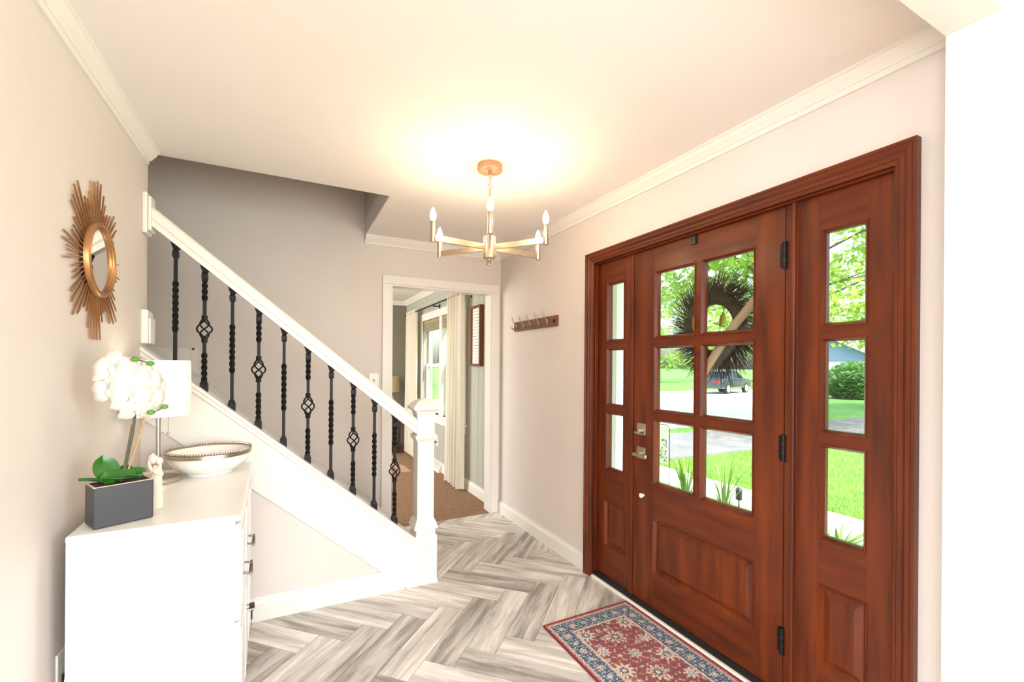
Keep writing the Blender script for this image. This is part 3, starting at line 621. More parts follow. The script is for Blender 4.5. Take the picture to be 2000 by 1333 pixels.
# figurine
FX, FY = -.408, 1.985
fg = thing('figurine', (FX, FY, DH), 'small cream figurine of an embracing couple beside the planter', 'figurine')
MB().rings([[(FX+w*math.cos(2*PI*i/16), FY+d*math.sin(2*PI*i/16), DH+z) for i in range(16)] for w, d, z in ((.021, .018, 0), (.022, .019, .01), (.019, .017, .06), (.017, .016, .10), (.018, .017, .125), (.015, .014, .14), (.008, .008, .150))]).build('bodies', 'stone_cream', fg, smooth=True)
MB().sphere((FX-.008, FY, DH+.172), .013, 10, 8, (1, 1, 1.25)).build('head', 'stone_cream', fg, smooth=True)
MB().sphere((FX+.009, FY-.003, DH+.166), .0115, 10, 8, (1, 1, 1.2)).build('head', 'stone_cream', fg, smooth=True)
MB().tube([(FX+.018, FY-.006, DH+.118), (FX+.006, FY-.019, DH+.124), (FX-.012, FY-.016, DH+.138), (FX-.020, FY-.006, DH+.156), (FX-.017, FY, DH+.182), (FX-.006, FY, DH+.192)], [.006, .006, .0055, .005, .005, .004], 8).build('arm', 'stone_cream', fg, smooth=True)
MB().tube([(FX-.017, FY-.008, DH+.128), (FX-.002, FY-.020, DH+.134), (FX+.014, FY-.014, DH+.146), (FX+.012, FY-.008, DH+.158)], [.006, .006, .005, .004], 8).build('arm', 'stone_cream', fg, smooth=True)
# orchid
OX, OY, ORZ = -.478, 1.868, math.radians(28)
orc = thing('potted_orchid', (OX, OY, DH), 'white orchid in a black rectangular planter on the dresser', 'potted plant', rotz=ORZ)
PW, PD, PH = .075, .048, .128
def rr(w, d, z): return [(-w, -d, z), (w, -d, z), (w, d, z), (-w, d, z)]
MB().rings([rr(PW-.003, PD-.003, 0), rr(PW, PD, .004), rr(PW, PD, PH)], cap=True).build('planter', 'planter_black', orc, local=True, bevel=.003)
MB().rings([rr(PW, PD, PH), rr(PW, PD, PH+.002), rr(PW-.006, PD-.006, PH+.002), rr(PW-.006, PD-.006, PH)], cap=False, closed=True).build('planter_rim', 'planter_rim', orc, local=True)
MB().box(-PW+.006, -PD+.006, PH-.004, PW-.006, PD-.006, PH+.001).build('soil', 'soil', orc, local=True)
def leafmesh(L_, W_, lift, droop, yaw, base, roll=0, m='leaf_green', name='leaf'):
    mb = MB(); N = 10; ca, sa = math.cos(yaw), math.sin(yaw); rows_ = []
    for i in range(N+1):
        t = i/N; w_ = W_*max(.12 if i < N else .02, math.sin(PI*min(1, .12+t*.88))**.6) * (1 if t < .9 else .75 if i < N else .1); x = L_*t; z = lift*t-droop*t*t
        for s_, dz in ((-1, .012), (-.5, .002), (0, -.003), (.5, .002), (1, .012)):
            rows_.append((x, s_*w_, z+dz*(W_/.03)+roll*s_*w_))
    vs = [(base[0]+x*ca-y_*sa, base[1]+x*sa+y_*ca, base[2]+z) for x, y_, z in rows_]
    vs2 = [(a, b, c-.0018) for a, b, c in vs]; n = 5; fs = []
    for i in range(N):
        for j in range(n-1):
            q = i*n+j; fs.append((q, q+1, q+n+1, q+n)); fs.append(tuple(k+len(vs) for k in (q, q+n, q+n+1, q+1)))
    K = len(vs)
    for i in range(N):
        for j in (0, n-1): q = i*n+j; fs.append((q, q+n, q+n+K, q+K))
    return mb.add(vs+vs2, fs).build(name, m, orc, local=True, smooth=True)
leafmesh(.036, .036, .088, .010, math.radians(104), (-.030, -.014, PH-.002))
leafmesh(.092, .026, .020, .012, math.radians(180), (.036, -.026, PH+.014), -.42)
leafmesh(.075, .013, .022, .006, math.radians(163), (-.022, .012, PH+.002))
leafmesh(.062, .022, .026, .012, math.radians(2), (.002, -.012, PH+.010), .45)
leafmesh(.050, .024, .050, .012, math.radians(62), (.004, .006, PH-.002))
leafmesh(.050, .020, .030, .020, math.radians(-40), (.006, -.004, PH+.004))
def arc(pts, n=18):                # smooth path through control points (Catmull-Rom)
    P = [Vector(p) for p in pts]; P = [P[0]*2-P[1]]+P+[P[-1]*2-P[-2]]; out = []
    for i in range(1, len(P)-2):
        for k in range(n): t = k/n; a, b, c, d = P[i-1:i+3]; out.append(.5*((2*b)+(c-a)*t+(2*a-5*b+4*c-d)*t*t+(3*b-a-3*c+d)*t**3))
    return out+[P[-2]]
s1 = arc([(.006, 0, PH), (.022, .004, .22), (.034, 0, .31), (.034, -.006, .42), (.008, -.012, .475), (-.015, -.016, .485)], 8)
s2 = arc([(.012, .004, PH), (.036, .008, .21), (.056, .006, .29), (.064, 0, .36), (.060, -.008, .41)], 8)
MB().tube(s1, .0042, 8).build('flower_stem', 'stem_dark', orc, local=True, smooth=True)
MB().tube(s2, .003, 8).build('flower_stem', 'stem_tan', orc, local=True, smooth=True)
MB().tube([(.002, -.004, PH), (.030, .002, .31)], .0026, 6).build('support_stake', 'stem_dark', orc, local=True)
MB().tube([(.052+.012*math.cos(t), .02, PH+.004+.014*math.sin(t)) for t in [PI*i/8 for i in range(9)]], .002, 6).build('wire_clip', 'gold', orc, local=True)
# one petal mesh shared by every flower
def petal_mesh(name, L_, W_):
    vs = []; fs = []; N = 8; M = 5
    for layer in (0, 1):
        for i in range(N+1):
            t = i/N; w_ = W_*(math.sin(PI*min(1, t*.92+.04))**.55) if i < N else W_*.15
            for j in range(M): s_ = -1+2*j/(M-1); vs.append((L_*t, s_*w_, .010*math.sin(PI*t)-.006*s_*s_-layer*.0012))
    K = (N+1)*M
    for i in range(N):
        for j in range(M-1): q = i*M+j; fs.append((q, q+1, q+M+1, q+M)); fs.append((q+K, q+M+K, q+M+1+K, q+1+K))
        for j in (0, M-1): q = i*M+j; fs.append((q, q+M, q+M+K, q+K))
    me = bpy.data.meshes.new(name); me.from_pydata(vs, [], fs); me.polygons.foreach_set('use_smooth', [True]*len(fs)); me.materials.append(MATS['petal']); return me
pm_w, pm_n = petal_mesh('petal', .036, .024), petal_mesh('petal', .044, .0145)
def flower(c, yaw, pitch, s_=1):
    f_ = MB().sphere((0, 0, 0), .005, 8, 5).build('flower', 'petal', orc, local=True, smooth=True)
    # the flower faces +Z of its own frame; turn it to look towards (yaw, pitch)
    d = Vector((math.cos(yaw)*math.cos(pitch), math.sin(yaw)*math.cos(pitch), math.sin(pitch)))
    q = d.to_track_quat('Z', 'Y'); f_.rotation_mode = 'QUATERNION'; f_.rotation_quaternion = q; f_.location = c; f_.scale = (s_, s_, s_)
    for a, me in ((0, pm_w), (PI, pm_w), (PI/2, pm_n), (PI*1.22, pm_n), (PI*1.78, pm_n)):
        p_ = bpy.data.objects.new('petal', me); C.objects.link(p_); p_.parent = f_; p_.rotation_euler = (0, 0, a); p_.location = (0, 0, .001 if me is pm_w else -.002)
    l_ = MB().sphere((0, -.006, .008), .006, 8, 5, (1, 1.6, .8)).build('lip', 'petal_lip', f_, local=True, smooth=True)
for c, yw, pt, s_ in (((-.035, -.018, .478), 240, 15, 1.45), ((.005, -.034, .448), 268, 10, 1.5), ((.048, -.028, .440), 290, 5, 1.4), ((-.040, -.012, .408), 232, -12, 1.4), ((.008, -.034, .386), 262, -10, 1.5),
                      ((.058, -.028, .375), 292, -5, 1.35), ((.024, -.028, .345), 270, -22, 1.3), ((.082, -.006, .408), 315, 0, 1.25)):
    c = (c[0]+.012, c[1], c[2]+.022)
    flower(c, math.radians(yw), math.radians(pt), s_)
for c in ((.006, -.066, .505), (.046, -.066, .492), (.052, -.056, .330), (.092, -.044, .345)):
    c = (c[0]+.012, c[1], c[2]+.022)
    MB().sphere(c, .0095, 10, 7, (1.25, 1, .9)).build('bud', 'bud_green', orc, local=True, smooth=True)
MB().tube([(.018, -.064, .525), (.038, -.060, .522), (.058, -.064, .514)], .002, 6).build('bud_stem', 'stem_dark', orc, local=True)
MB().tube([(.064, -.054, .352), (.084, -.048, .356), (.104, -.044, .365)], .002, 6).build('bud_stem', 'stem_dark', orc, local=True)
# wall outlet with a cord, low on the left wall behind the dresser
ot = thing('wall_outlet', (XL, 1.85, .36), 'white wall outlet with a plugged cord low beside the dresser', 'outlet')
MB().box(XL, 1.85, .36, XL+.006, 1.925, .475).build('plate', 'plastic_white', ot, bevel=.002)
MB().box(XL+.006, 1.875, .375, XL+.026, 1.90, .40).build('plug', 'plastic_black', ot, bevel=.003)
MB().tube(arc([(XL+.024, 1.888, .39), (XL+.034, 1.875, .44), (XL+.030, 1.845, .42), (XL+.020, 1.838, .30), (XL+.026, 1.84, .06)], 8), .004, 8).build('cord', 'plastic_white', ot, smooth=True)

# ------------------------------------------------------------------ rug
RX0, RX1, RY0, RY1 = 1.222, 1.782, 1.09, 2.005
rg = thing('entry_rug', ((RX0+RX1)/2, (RY0+RY1)/2, 0), 'small red and blue oriental rug in front of the door', 'rug')
def rug():
    W_, L_ = RX1-RX0, RY1-RY0; nx_, ny_ = 168, 276; rn = random.Random(11)
    red, dred, pink, blue, navy, cream, lb, gold_ = [lin(c) for c in ((146, 84, 84), (118, 62, 68), (190, 150, 146), (98, 112, 130), (66, 78, 96), (214, 202, 188), (140, 162, 176), (176, 146, 122))]
    mot = []                     # rosettes: x, y, radius, petals, colours from the outside in
    for j in range(5):
        for i in range(3):
            x = .15+.13*i+(.0 if j % 2 else .0); yy = .17+.145*j+(.07 if i == 1 else 0)
            big = (i+j) % 2 == 0
            mot.append((x, yy, .052 if big else .036, 10 if big else 8, (cream, gold_ if i == 1 else cream, navy if big else lb, cream), rn.random()*6))
    for k in range(46): mot.append((rn.uniform(.12, W_-.12), rn.uniform(.12, L_-.12), rn.uniform(.010, .019), rn.choice((5, 6, 8)), rn.choice(((lb, cream), (pink, cream), (cream, blue), (navy, pink), (gold_, cream))), rn.random()*6))
    bmot = []
    n_ = int(L_/.072)
    for k in range(n_+1):
        for x in (.066, W_-.066): bmot.append((x, .066+(L_-.132)*k/n_, .021 if k % 2 else .016, 8 if k % 2 else 6, (cream, pink if k % 2 else lb, cream), k))
    for k in range(1, 6):
        for yy in (.066, L_-.066): bmot.append((.066+(W_-.132)*k/6, yy, .021 if k % 2 else .016, 8 if k % 2 else 6, (cream, pink if k % 2 else lb, cream), k))
    def rosette(mots, x, yy):
        for mx, my, r, pn, cols, ph in reversed(mots):
            dx, dy = x-mx, yy-my
            if abs(dx) > r or abs(dy) > r: continue
            d = math.hypot(dx, dy)/(r*(.78+.22*math.cos(pn*math.atan2(dy, dx)+ph)))
            if d < 1: return cols[min(len(cols)-1, int((1-d)*len(cols)))]
        return None
    vs = []; cols = []
    for j in range(ny_+1):
        for i in range(nx_+1):
            x, yy = W_*i/nx_, L_*j/ny_; e = min(x, yy, W_-x, L_-yy); s_ = rn.random()
            if e < .016: c = red if s_ < .5 else pink
            elif e < .026: c = cream if s_ < .5 else pink
            elif e < .106:
                c = rosette(bmot, x, yy)
                if c is None or s_ < .1:
                    t = math.sin(x*170)*math.sin(yy*170)+.5*math.sin(x*310+1)*math.sin(yy*290)
                    c = lb if t > .62 else cream if t < -.72 else (navy if s_ < .55 else blue)
            elif e < .117: c = cream if s_ < .6 else (pink if s_ < .8 else gold_)
            else:
                c = rosette(mot, x, yy)
                if c is None or s_ < .08:
                    t = math.sin(x*95+1)*math.sin(yy*88)+.6*math.sin(x*190+2)*math.sin(yy*205+1)
                    c = pink if t > .8 else gold_ if t < -.95 else (dred if s_ < .35+.2*math.sin(yy*9) else red)
            k = rn.uniform(.8, 1.15); vs.append((RX0+x, RY0+yy, .0065+rn.uniform(-.0004, .0004))); cols.append((min(1, c[0]*k), min(1, c[1]*k), min(1, c[2]*k), 1))
    n1 = nx_+1
    fs = [(j*n1+i, j*n1+i+1, (j+1)*n1+i+1, (j+1)*n1+i) for j in range(ny_) for i in range(nx_)]
    o = MB().add(vs, fs).build('pile', 'rug_print', rg)
    at_ = o.data.color_attributes.new('print', 'FLOAT_COLOR', 'POINT')
    at_.data.foreach_set('color', [v for c in cols for v in c])
    MB().box(RX0+.002, RY0+.002, .0005, RX1-.002, RY1-.002, .006).build('backing', 'rug_binding', rg)
    P = []
    for a, b in (((RX0, RY0), (RX1, RY0)), ((RX1, RY0), (RX1, RY1)), ((RX1, RY1), (RX0, RY1)), ((RX0, RY1), (RX0, RY0))):
        for t in range(20): P.append((a[0]+(b[0]-a[0])*t/20, a[1]+(b[1]-a[1])*t/20, .0052))
    MB().tube(P, .005, 6, closed=True).build('binding', 'rug_binding', rg, smooth=True)
rug()

# ------------------------------------------------------------------ wreath on the outside of the door
WX, WYc, WZc = 1.965, 1.565, 1.585
wt = thing('wreath', (WX, WYc, WZc-.28), 'dark twig wreath hanging outside the front door glass', 'wreath')
rnd = random.Random(7); mb = MB()
for k in range(1500):
    a = rnd.uniform(0, 2*PI); r0 = rnd.uniform(.115, .20); sw_ = rnd.uniform(.1, .55); ln = rnd.uniform(.06, .13); x0 = WX+rnd.uniform(-.035, .035)
    p0 = Vector((x0, WYc+r0*math.cos(a), WZc+r0*math.sin(a))); dirn = Vector((rnd.uniform(-.25, .25), math.cos(a+sw_), math.sin(a+sw_)))
    p1 = p0+dirn*ln; t = dirn.orthogonal().normalized()*.0016; u_ = dirn.cross(t).normalized()*.0016
    mb.rings([[p0+t, p0-t*.5+u_, p0-t*.5-u_], [p1+t*.5, p1-t*.3+u_*.5, p1-t*.3-u_*.5]])
tw_ = mb.build('twigs', 'twig', wt); tw_['kind'] = 'stuff'
MB().tube([(WX, WYc+.15*math.cos(2*PI*i/40), WZc+.15*math.sin(2*PI*i/40)) for i in range(40)], .034, 10, closed=True).build('wreath_ring', 'twig', wt, smooth=True)
MB().tube(arc([(WX-.045, 1.625, 1.305), (WX-.05, 1.58, 1.36), (WX-.055, 1.50, 1.46), (WX-.05, 1.42, 1.57), (WX-.045, 1.30, 1.70)], 8), .021, 10).build('driftwood_stick', 'driftwood', wt, smooth=True)
for yy, zz, s_, rz_ in ((1.655, 1.605, 1, .2), (1.485, 1.620, -1, -.2), (1.60, 1.50, 1, 1.0)):
    vs = []
    for i in range(9):
        t = i/8; w_ = .022*math.sin(PI*min(1, t+.03)); c_ = Vector((WX-.042+.006*math.sin(PI*t), yy+math.sin(rz_)*(t-.5)*.09, zz+math.cos(rz_)*(t-.5)*.09))
        for q in (-1, 1): vs.append(c_+Vector((.004*q, q*w_*math.cos(rz_), -q*w_*math.sin(rz_))))
    fs = [(2*i, 2*i+1, 2*i+3, 2*i+2) for i in range(8)]
    o = MB().add(vs, fs).build('yellow_leaf', 'wreath_leaf', wt, smooth=True); s__ = o.modifiers.new('thick', 'SOLIDIFY'); s__.thickness = .002
MB().tube([(WX, WYc, WZc+.15), (XD+.055, 1.592, 2.06)], .002, 6).build('hanging_wire', 'plastic_black', wt)

# ------------------------------------------------------------------ room beyond the doorway
win = thing('window_3', (1.86, (WY0+WY1)/2, WZ0), 'white double-hung windows behind the curtains in the room beyond', 'window', kind='structure')
for n_, a in (('side_casing', (1.782, WY0-.07, WZ0, 1.80, WY0+.005, WZ1)), ('side_casing', (1.782, WY1-.005, WZ0, 1.80, WY1+.07, WZ1)), ('head_casing', (1.782, WY0-.07, WZ1, 1.80, WY1+.07, WZ1+.10)), ('stool', (1.765, WY0-.09, WZ0-.03, 1.86, WY1+.09, WZ0)), ('apron', (1.786, WY0-.06, WZ0-.11, 1.80, WY1+.06, WZ0-.03)),
              ('mullion', (1.79, 5.52, WZ0, 1.93, 5.62, WZ1))):
    MB().box(*a).build(n_, 'white_trim', win, bevel=.003)
for y0, y1 in ((WY0, 5.52), (5.62, WY1)):
    for z0, z1, xo in ((WZ0, 1.40, 1.85), (1.365, WZ1, 1.885)):
        f_ = MB().box(xo, y0+.005, z0, xo+.03, y0+.05, z1).box(xo, y1-.05, z0, xo+.03, y1-.005, z1).box(xo, y0+.05, z0, xo+.03, y1-.05, z0+.045).box(xo, y0+.05, z1-.045, xo+.03, y1-.05, z1).build('sash', 'white_trim', win, bevel=.002)
        MB().box(xo+.013, y0+.05, z0+.045, xo+.017, y1-.05, z1-.045).build('pane', 'pane_glass', f_)
    MB().box(1.842, (y0+y1)/2-.025, 1.40, 1.862, (y0+y1)/2+.025, 1.412).build('sash_lock', 'hook_metal', win)
for i, (y0, y1, lab) in enumerate(((WY0+.01, 5.52, 'near'), (5.62, WY1-.01, 'far'))):
    b_ = thing('woven_blind', (1.83, (y0+y1)/2, 1.86), 'raised woven blind at the top of the %s half of the window' % lab, 'blind')
    MB().box(1.815, y0, 1.985, 1.845, y1, 2.018).build('headrail', 'woven_shade', b_)
    for k in range(8): MB().box(1.818-.006*(k % 2), y0+.005, 1.862+k*.0155, 1.838, y1-.005, 1.874+k*.0155).build('slat', 'woven_shade', b_)
rod = thing('curtain_rod', (1.71, 5.45, 2.17), 'black curtain rod above the window in the room beyond', 'curtain rod')
MB().tube([(1.70, 4.46, 2.165), (1.70, 7.02, 2.165)], .009, 10).build('pole', 'iron', rod, smooth=True)
for yy in (4.44, 7.04): MB().sphere((1.70, yy, 2.165), .022, 12, 8).build('finial', 'iron', rod, smooth=True)
for yy in (4.50, 5.62, 6.98): MB().box(1.70, yy-.006, 2.145, 1.80, yy+.006, 2.157).box(1.79, yy-.012, 2.12, 1.80, yy+.012, 2.18).build('bracket', 'iron', rod)
def curtain(y0, y1, z0, z1, seed, label):
    r_ = random.Random(seed); N = 72; cols_ = []; ph = r_.random()*6
    for layer in (0, 1):
        for j in range(13):
            t = j/12; z = z1+(z0-z1)*t
            for i in range(N+1):
                s_ = i/N; sp_ = 1+.10*math.sin(t*2)*(s_-.5); yy = (y0+y1)/2+(s_-.5)*(y1-y0)*sp_
                x = 1.70+(.020+.016*t)*math.sin(2*PI*5*s_+ph+.3*math.sin(3*t))+.008*math.sin(2*PI*11*s_+2*t)+layer*.003
                cols_.append((x, yy, z))
    n1 = N+1; K = 13*n1; fs = []
    for j in range(12):
        for i in range(N): q = j*n1+i; fs.append((q, q+1, q+n1+1, q+n1)); fs.append((q+K, q+n1+K, q+n1+1+K, q+1+K))
    for j in range(12):
        for i in (0, N): q = j*n1+i; fs.append((q, q+n1, q+n1+K, q+K))
    for i in range(N):
        for j in (0, 12): q = j*n1+i; fs.append((q, q+1, q+1+K, q+K))
    o = thing('curtain', (1.70, (y0+y1)/2, z0), label, 'curtain', 'curtains in the room beyond')
    MB().add(cols_, fs).build('fabric', 'curtain', o, smooth=True)
    MB().box(1.69, y0, z0+.07, 1.691, y0+.02, z0+.10).build('hem_tag', 'curtain', o)
curtain(4.52, 5.02, .03, 2.20, 1, 'cream linen curtain panel at the near side of the window')
curtain(6.40, 6.95, .03, 2.20, 2, 'cream linen curtain panel at the far side of the window')
sg = thing('word_sign', (1.80, 4.30, 1.37), 'tall narrow framed sign with lines of text in the room beyond', 'sign')
SY0, SY1, SZ0_, SZ1_ = 4.17, 4.44, 1.372, 2.005
for n_, a in (('frame_side', (1.755, SY0, SZ0_, 1.799, SY0+.028, SZ1_)), ('frame_side', (1.755, SY1-.028, SZ0_, 1.799, SY1, SZ1_)), ('frame_side', (1.755, SY0+.028, SZ0_, 1.799, SY1-.028, SZ0_+.026)), ('frame_side', (1.755, SY0+.028, SZ1_-.026, 1.799, SY1-.028, SZ1_))):
    MB().box(*a).build(n_, 'sign_wood', sg, bevel=.002)
MB().box(1.775, SY0+.02, SZ0_+.02, 1.797, SY1-.02, SZ1_-.02).build('print', 'sign_paper', sg)
rnd = random.Random(3)
for k in range(17):                # rows of small illegible lettering
    z = SZ1_-.062-k*.0325; half = rnd.uniform(.055, .09) if k < 13 else rnd.uniform(.02, .07); y_ = 4.305-half; mb = MB()
    while y_ < 4.305+half:
        wd = rnd.uniform(.006, .011); mb.box(1.7744, y_, z, 1.7751, y_+wd*.75, z+rnd.choice((.005, .005, .008))); y_ += wd+(.006 if rnd.random() < .2 else 0)
    mb.build('text_line', 'ink', sg)
o2 = thing('wall_outlet', (1.80, 5.70, .30), 'outlet with a brass plug under the window in the room beyond', 'outlet')
MB().box(1.794, 5.66, .31, 1.80, 5.74, .43).build('plate', 'plastic_white', o2, bevel=.002)
MB().box(1.765, 5.69, .345, 1.794, 5.72, .375).build('plug', 'gold', o2, bevel=.003)
vt = thing('floor_register', (1.77, 5.62, .006), 'white baseboard heat register under the window in the room beyond', 'register')
MB().prism([(1.78, 5.45, .006), (1.735, 5.45, .006), (1.735, 5.45, .03), (1.78, 5.45, .12)], (0, .36, 0)).build('housing', 'plastic_white', vt)
for k in range(7): MB().box(1.738+.0055*k, 5.47, .036+.0125*k, 1.744+.0055*k, 5.79, .040+.0125*k).build('louver', 'nickel', vt)
tb = thing('side_table', (1.42, 7.12, .006), 'dark wooden side table at the end of the room beyond', 'table')
MB().box(1.06, 6.90, .60, 1.62, 7.36, .635).build('table_top', 'dark_wood', tb, bevel=.004)
for x_ in (1.08, 1.56):
    for y_ in (6.93, 7.29): MB().box(x_, y_, .006, x_+.04, y_+.04, .60).build('leg', 'dark_wood', tb)
MB().box(1.08, 6.92, .12, 1.60, 7.34, .15).build('lower_shelf', 'dark_wood', tb)
l2 = thing('table_lamp', (1.45, 7.12, .635), 'beige drum-shade lamp on the dark table in the room beyond', 'lamp')
MB().lathe([(0, 0), (.075, 0), (.080, .01), (.085, .06), (.088, .16), (.080, .24), (.040, .27), (.012, .28), (.012, .36), (0, .36)], 24, (1.45, 7.12, .635)).build('ribbed_base', 'stone_cream', l2, smooth=True)
MB().rings([[(1.45+r*math.cos(2*PI*i/32), 7.12+r*math.sin(2*PI*i/32), z) for i in range(32)] for r, z in ((.170, .955), (.160, 1.195), (.157, 1.195), (.167, .955))], cap=False, closed=True).build('drum_shade', 'shade_beige', l2, smooth=True)
MB().lathe([(0, 1.19), (.004, 1.19), (.004, 1.22), (.012, 1.228), (.008, 1.244), (0, 1.248)], 10, (1.45, 7.12, 0)).tube([(1.29, 7.12, 1.19), (1.61, 7.12, 1.19)], .002, 6).build('finial', 'iron', l2, smooth=True)

# ------------------------------------------------------------------ outside: porch, ground, plants
GZ = -.30
struct(MB().box(1.95, -60, GZ-.3, 320, 320, GZ-.03), 'ground_lawn', 'lawn', 'sunlit green lawn outside the front door', 'lawn')
struct(MB().box(1.951, -.5, GZ-.03, 3.0, 3.6, -.06), 'porch_floor', 'concrete', 'concrete porch slab outside the front door', 'porch')
struct(MB().box(1.951, -.8, 2.62, 3.15, 3.7, 2.80), 'added_porch_roof', 'white_trim', 'unseen white porch roof added to shade the front door', 'porch roof')  # out of view, added to keep sun off the door
struct(MB().box(4.9, -3, GZ-.03, 5.65, 5.9, GZ+.01), 'walkway', 'concrete', 'pale concrete walkway crossing the lawn', 'walkway')
struct(MB().box(5.65, 5.9, GZ-.03, 40, 8.1, GZ+.005), 'driveway', 'asphalt', 'grey driveway crossing the lawn in tree shade', 'driveway')
struct(MB().prism([(2.5, 8.95, GZ-.03), (15, 8.95, GZ-.03), (34, 21.5, GZ-.03), (12, 23, GZ-.03), (4, 20, GZ-.03)], (0, 0, .035)), 'street', 'concrete', 'wide pale sunlit street pavement beyond the driveway', 'street')
rnd = random.Random(17); gb = MB()
for k in range(34000):
    gx, gy = 5.66+6.5*rnd.random()**1.6, rnd.uniform(.8, 5.88); a = rnd.uniform(0, 2*PI); h = rnd.uniform(.025, .06); q = len(gb.v)
    gb.v += [Vector((gx-.006*math.cos(a), gy-.006*math.sin(a), GZ-.031)), Vector((gx+.006*math.cos(a), gy+.006*math.sin(a), GZ-.031)), Vector((gx+rnd.uniform(-.03, .03), gy+rnd.uniform(-.03, .03), GZ-.03+h))]; gb.f.append([q, q+1, q+2])
gb.build('grass', 'blade', label='short mown grass between the walkway and the driveway', cat='grass', kind='stuff')
# unseen roof slab added over the house to block sun and light leaks
struct(MB().box(-4.2, -4.2, 5.0, 2.6, 8.2, 5.15), 'roof', 'roof_grey', 'unseen roof slab over the house, added to block the sun', 'roof')
pc = thing('porch_column', (2.62, 3.06, -.06), 'white square porch column seen through the left sidelight', 'column')
MB().box(2.50, 2.95, -.06, 2.74, 3.17, 2.62).build('shaft', 'siding_white', pc)
for a in ((2.49, 2.94, 2.53, 2.95), (2.70, 2.94, 2.75, 2.95)): MB().box(a[0], a[1], .1, a[2], a[3], 2.5).build('corner_board', 'white_trim', pc)
MB().box(2.47, 2.92, -.06, 2.77, 3.20, .10).build('plinth', 'white_trim', pc, bevel=.005)
def foliage(mb, c, rad, n, size, seed, flat=.9):
    r_ = random.Random(seed)
    for k in range(n):
        while True:
            p = Vector((r_.uniform(-1, 1), r_.uniform(-1, 1), r_.uniform(-1, 1)))
            if .25 < p.length < 1: break
        q = Vector(c)+Vector((p.x*rad[0], p.y*rad[1], p.z*rad[2])); s_ = size*r_.uniform(.6, 1.3)
        u = Vector((r_.uniform(-1, 1), r_.uniform(-1, 1), r_.uniform(-.6, .6))).normalized(); v = u.cross(Vector((r_.uniform(-.5, .5), r_.uniform(-.5, .5), 1))).normalized()
        k0 = len(mb.v); mb.v += [q-u*s_, q+v*s_*.45, q+u*s_, q-v*s_*.45]; mb.f.append([k0, k0+1, k0+2, k0+3])
def tree(x, y, h, rad, n, size, seed, label, m='tree_leaf', clusters=14, trunk=.22, low=2.0):
    t_ = thing('tree', (x, y, GZ), label, 'tree', 'trees outside')
    MB().tube([(x, y, GZ), (x+.1, y, GZ+h*.3), (x, y+.1, GZ+h*.75)], [trunk, trunk*.8, trunk*.35], 10).build('trunk', 'bark', t_, smooth=True)
    r_ = random.Random(seed); mb = MB()
    for k in range(clusters):
        a = r_.uniform(0, 2*PI); d = rad*math.sqrt(r_.random())*.8; z = r_.uniform(low+rad*.16, h); cr = rad*r_.uniform(.28, .42)
        c = (x+d*math.cos(a), y+d*math.sin(a), GZ+z)
        MB().tube([(x, y, GZ+min(z*.8, h*.7)), c], [trunk*.22, trunk*.06], 6).build('branch', 'bark', t_)
        foliage(mb, c, (cr, cr, cr*.5), n//clusters, size, seed*100+k)
    o = MB.build(mb, 'foliage', m, t_); o['kind'] = 'stuff'
tree(13.2, 8.55, 7.5, 4.6, 16000, .13, 21, 'leafy green tree across the driveway seen through the door panes', clusters=46, low=2.0)
tree(22.5, 5.0, 10.0, 5.6, 14000, .18, 22, 'bright green tree filling the top pane of the hinge-side sidelight', 'tree_leaf_b', clusters=40, low=3.0)
tree(16, 30, 11, 5.0, 7000, .22, 23, 'tall tree with a bare trunk beyond the street', 'tree_leaf_b', clusters=28, trunk=.35, low=3)
tree(26.5, 34, 12, 6.0, 7000, .24, 24, 'broad tree behind the parked car', 'tree_leaf', clusters=28, trunk=.35, low=2.0)
tree(36, 38, 11, 6.0, 7000, .24, 25, 'round green tree right of the parked car', 'tree_leaf_b', clusters=28, trunk=.3, low=1.0)
tree(53, 31, 14, 6.5, 6000, .26, 26, 'distant tree beside the blue house', 'tree_leaf', clusters=24, trunk=.3, low=2.5)
for i, (x, y, rx, rz, lab) in enumerate(((28.2, 13.4, 1.3, .9, 'rounded green shrub nearest the walkway in front of the blue house'), (31.2, 15.0, 1.4, 1.2, 'taller green shrub in front of the blue house'), (34.3, 16.2, 1.4, 1.3, 'far green shrub at the corner of the blue house'))):
    s_ = thing('shrub', (x, y, GZ), lab, 'shrub', 'shrubs by the blue house'); mb = MB()
    foliage(mb, (x, y, GZ+rz*.7), (rx, rx, rz), 2600, .14, 60+i); o = mb.build('foliage', 'shrub_leaf', s_); o['kind'] = 'stuff'
    MB().tube([(x, y, GZ-.03), (x, y, GZ+rz)], .06, 6).build('stem', 'bark', s_)
# house across the lawn
hs = thing('house', (40, 19.5, GZ), 'low house with blue gable siding beyond the shrubs', 'house')
MB().box(37, 16.0, GZ-.03, 46, 24, 1.9).build('walls', 'siding_white', hs)
MB().prism([(36.9, 15.6, 1.9), (36.9, 24.4, 1.9), (36.9, 20, 4.0)], (9.2, 0, 0)).build('gable', 'siding_blue', hs)
for s_ in (-1, 1):
    MB().prism([(36.6, 20+s_*4.8, 1.75), (36.6, 20, 4.12), (36.6, 20, 4.30), (36.6, 20+s_*5.0, 1.85)], (9.8, 0, 0)).build('roof_slope', 'siding_white', hs)
for y_ in (17.2, 20, 22.5):
    f_ = MB().box(36.93, y_-.5, .5, 36.99, y_+.5, 1.6).build('window', 'siding_white', hs); MB().box(36.91, y_-.42, .58, 36.94, y_+.42, 1.52).build('pane', 'car_glass', f_)
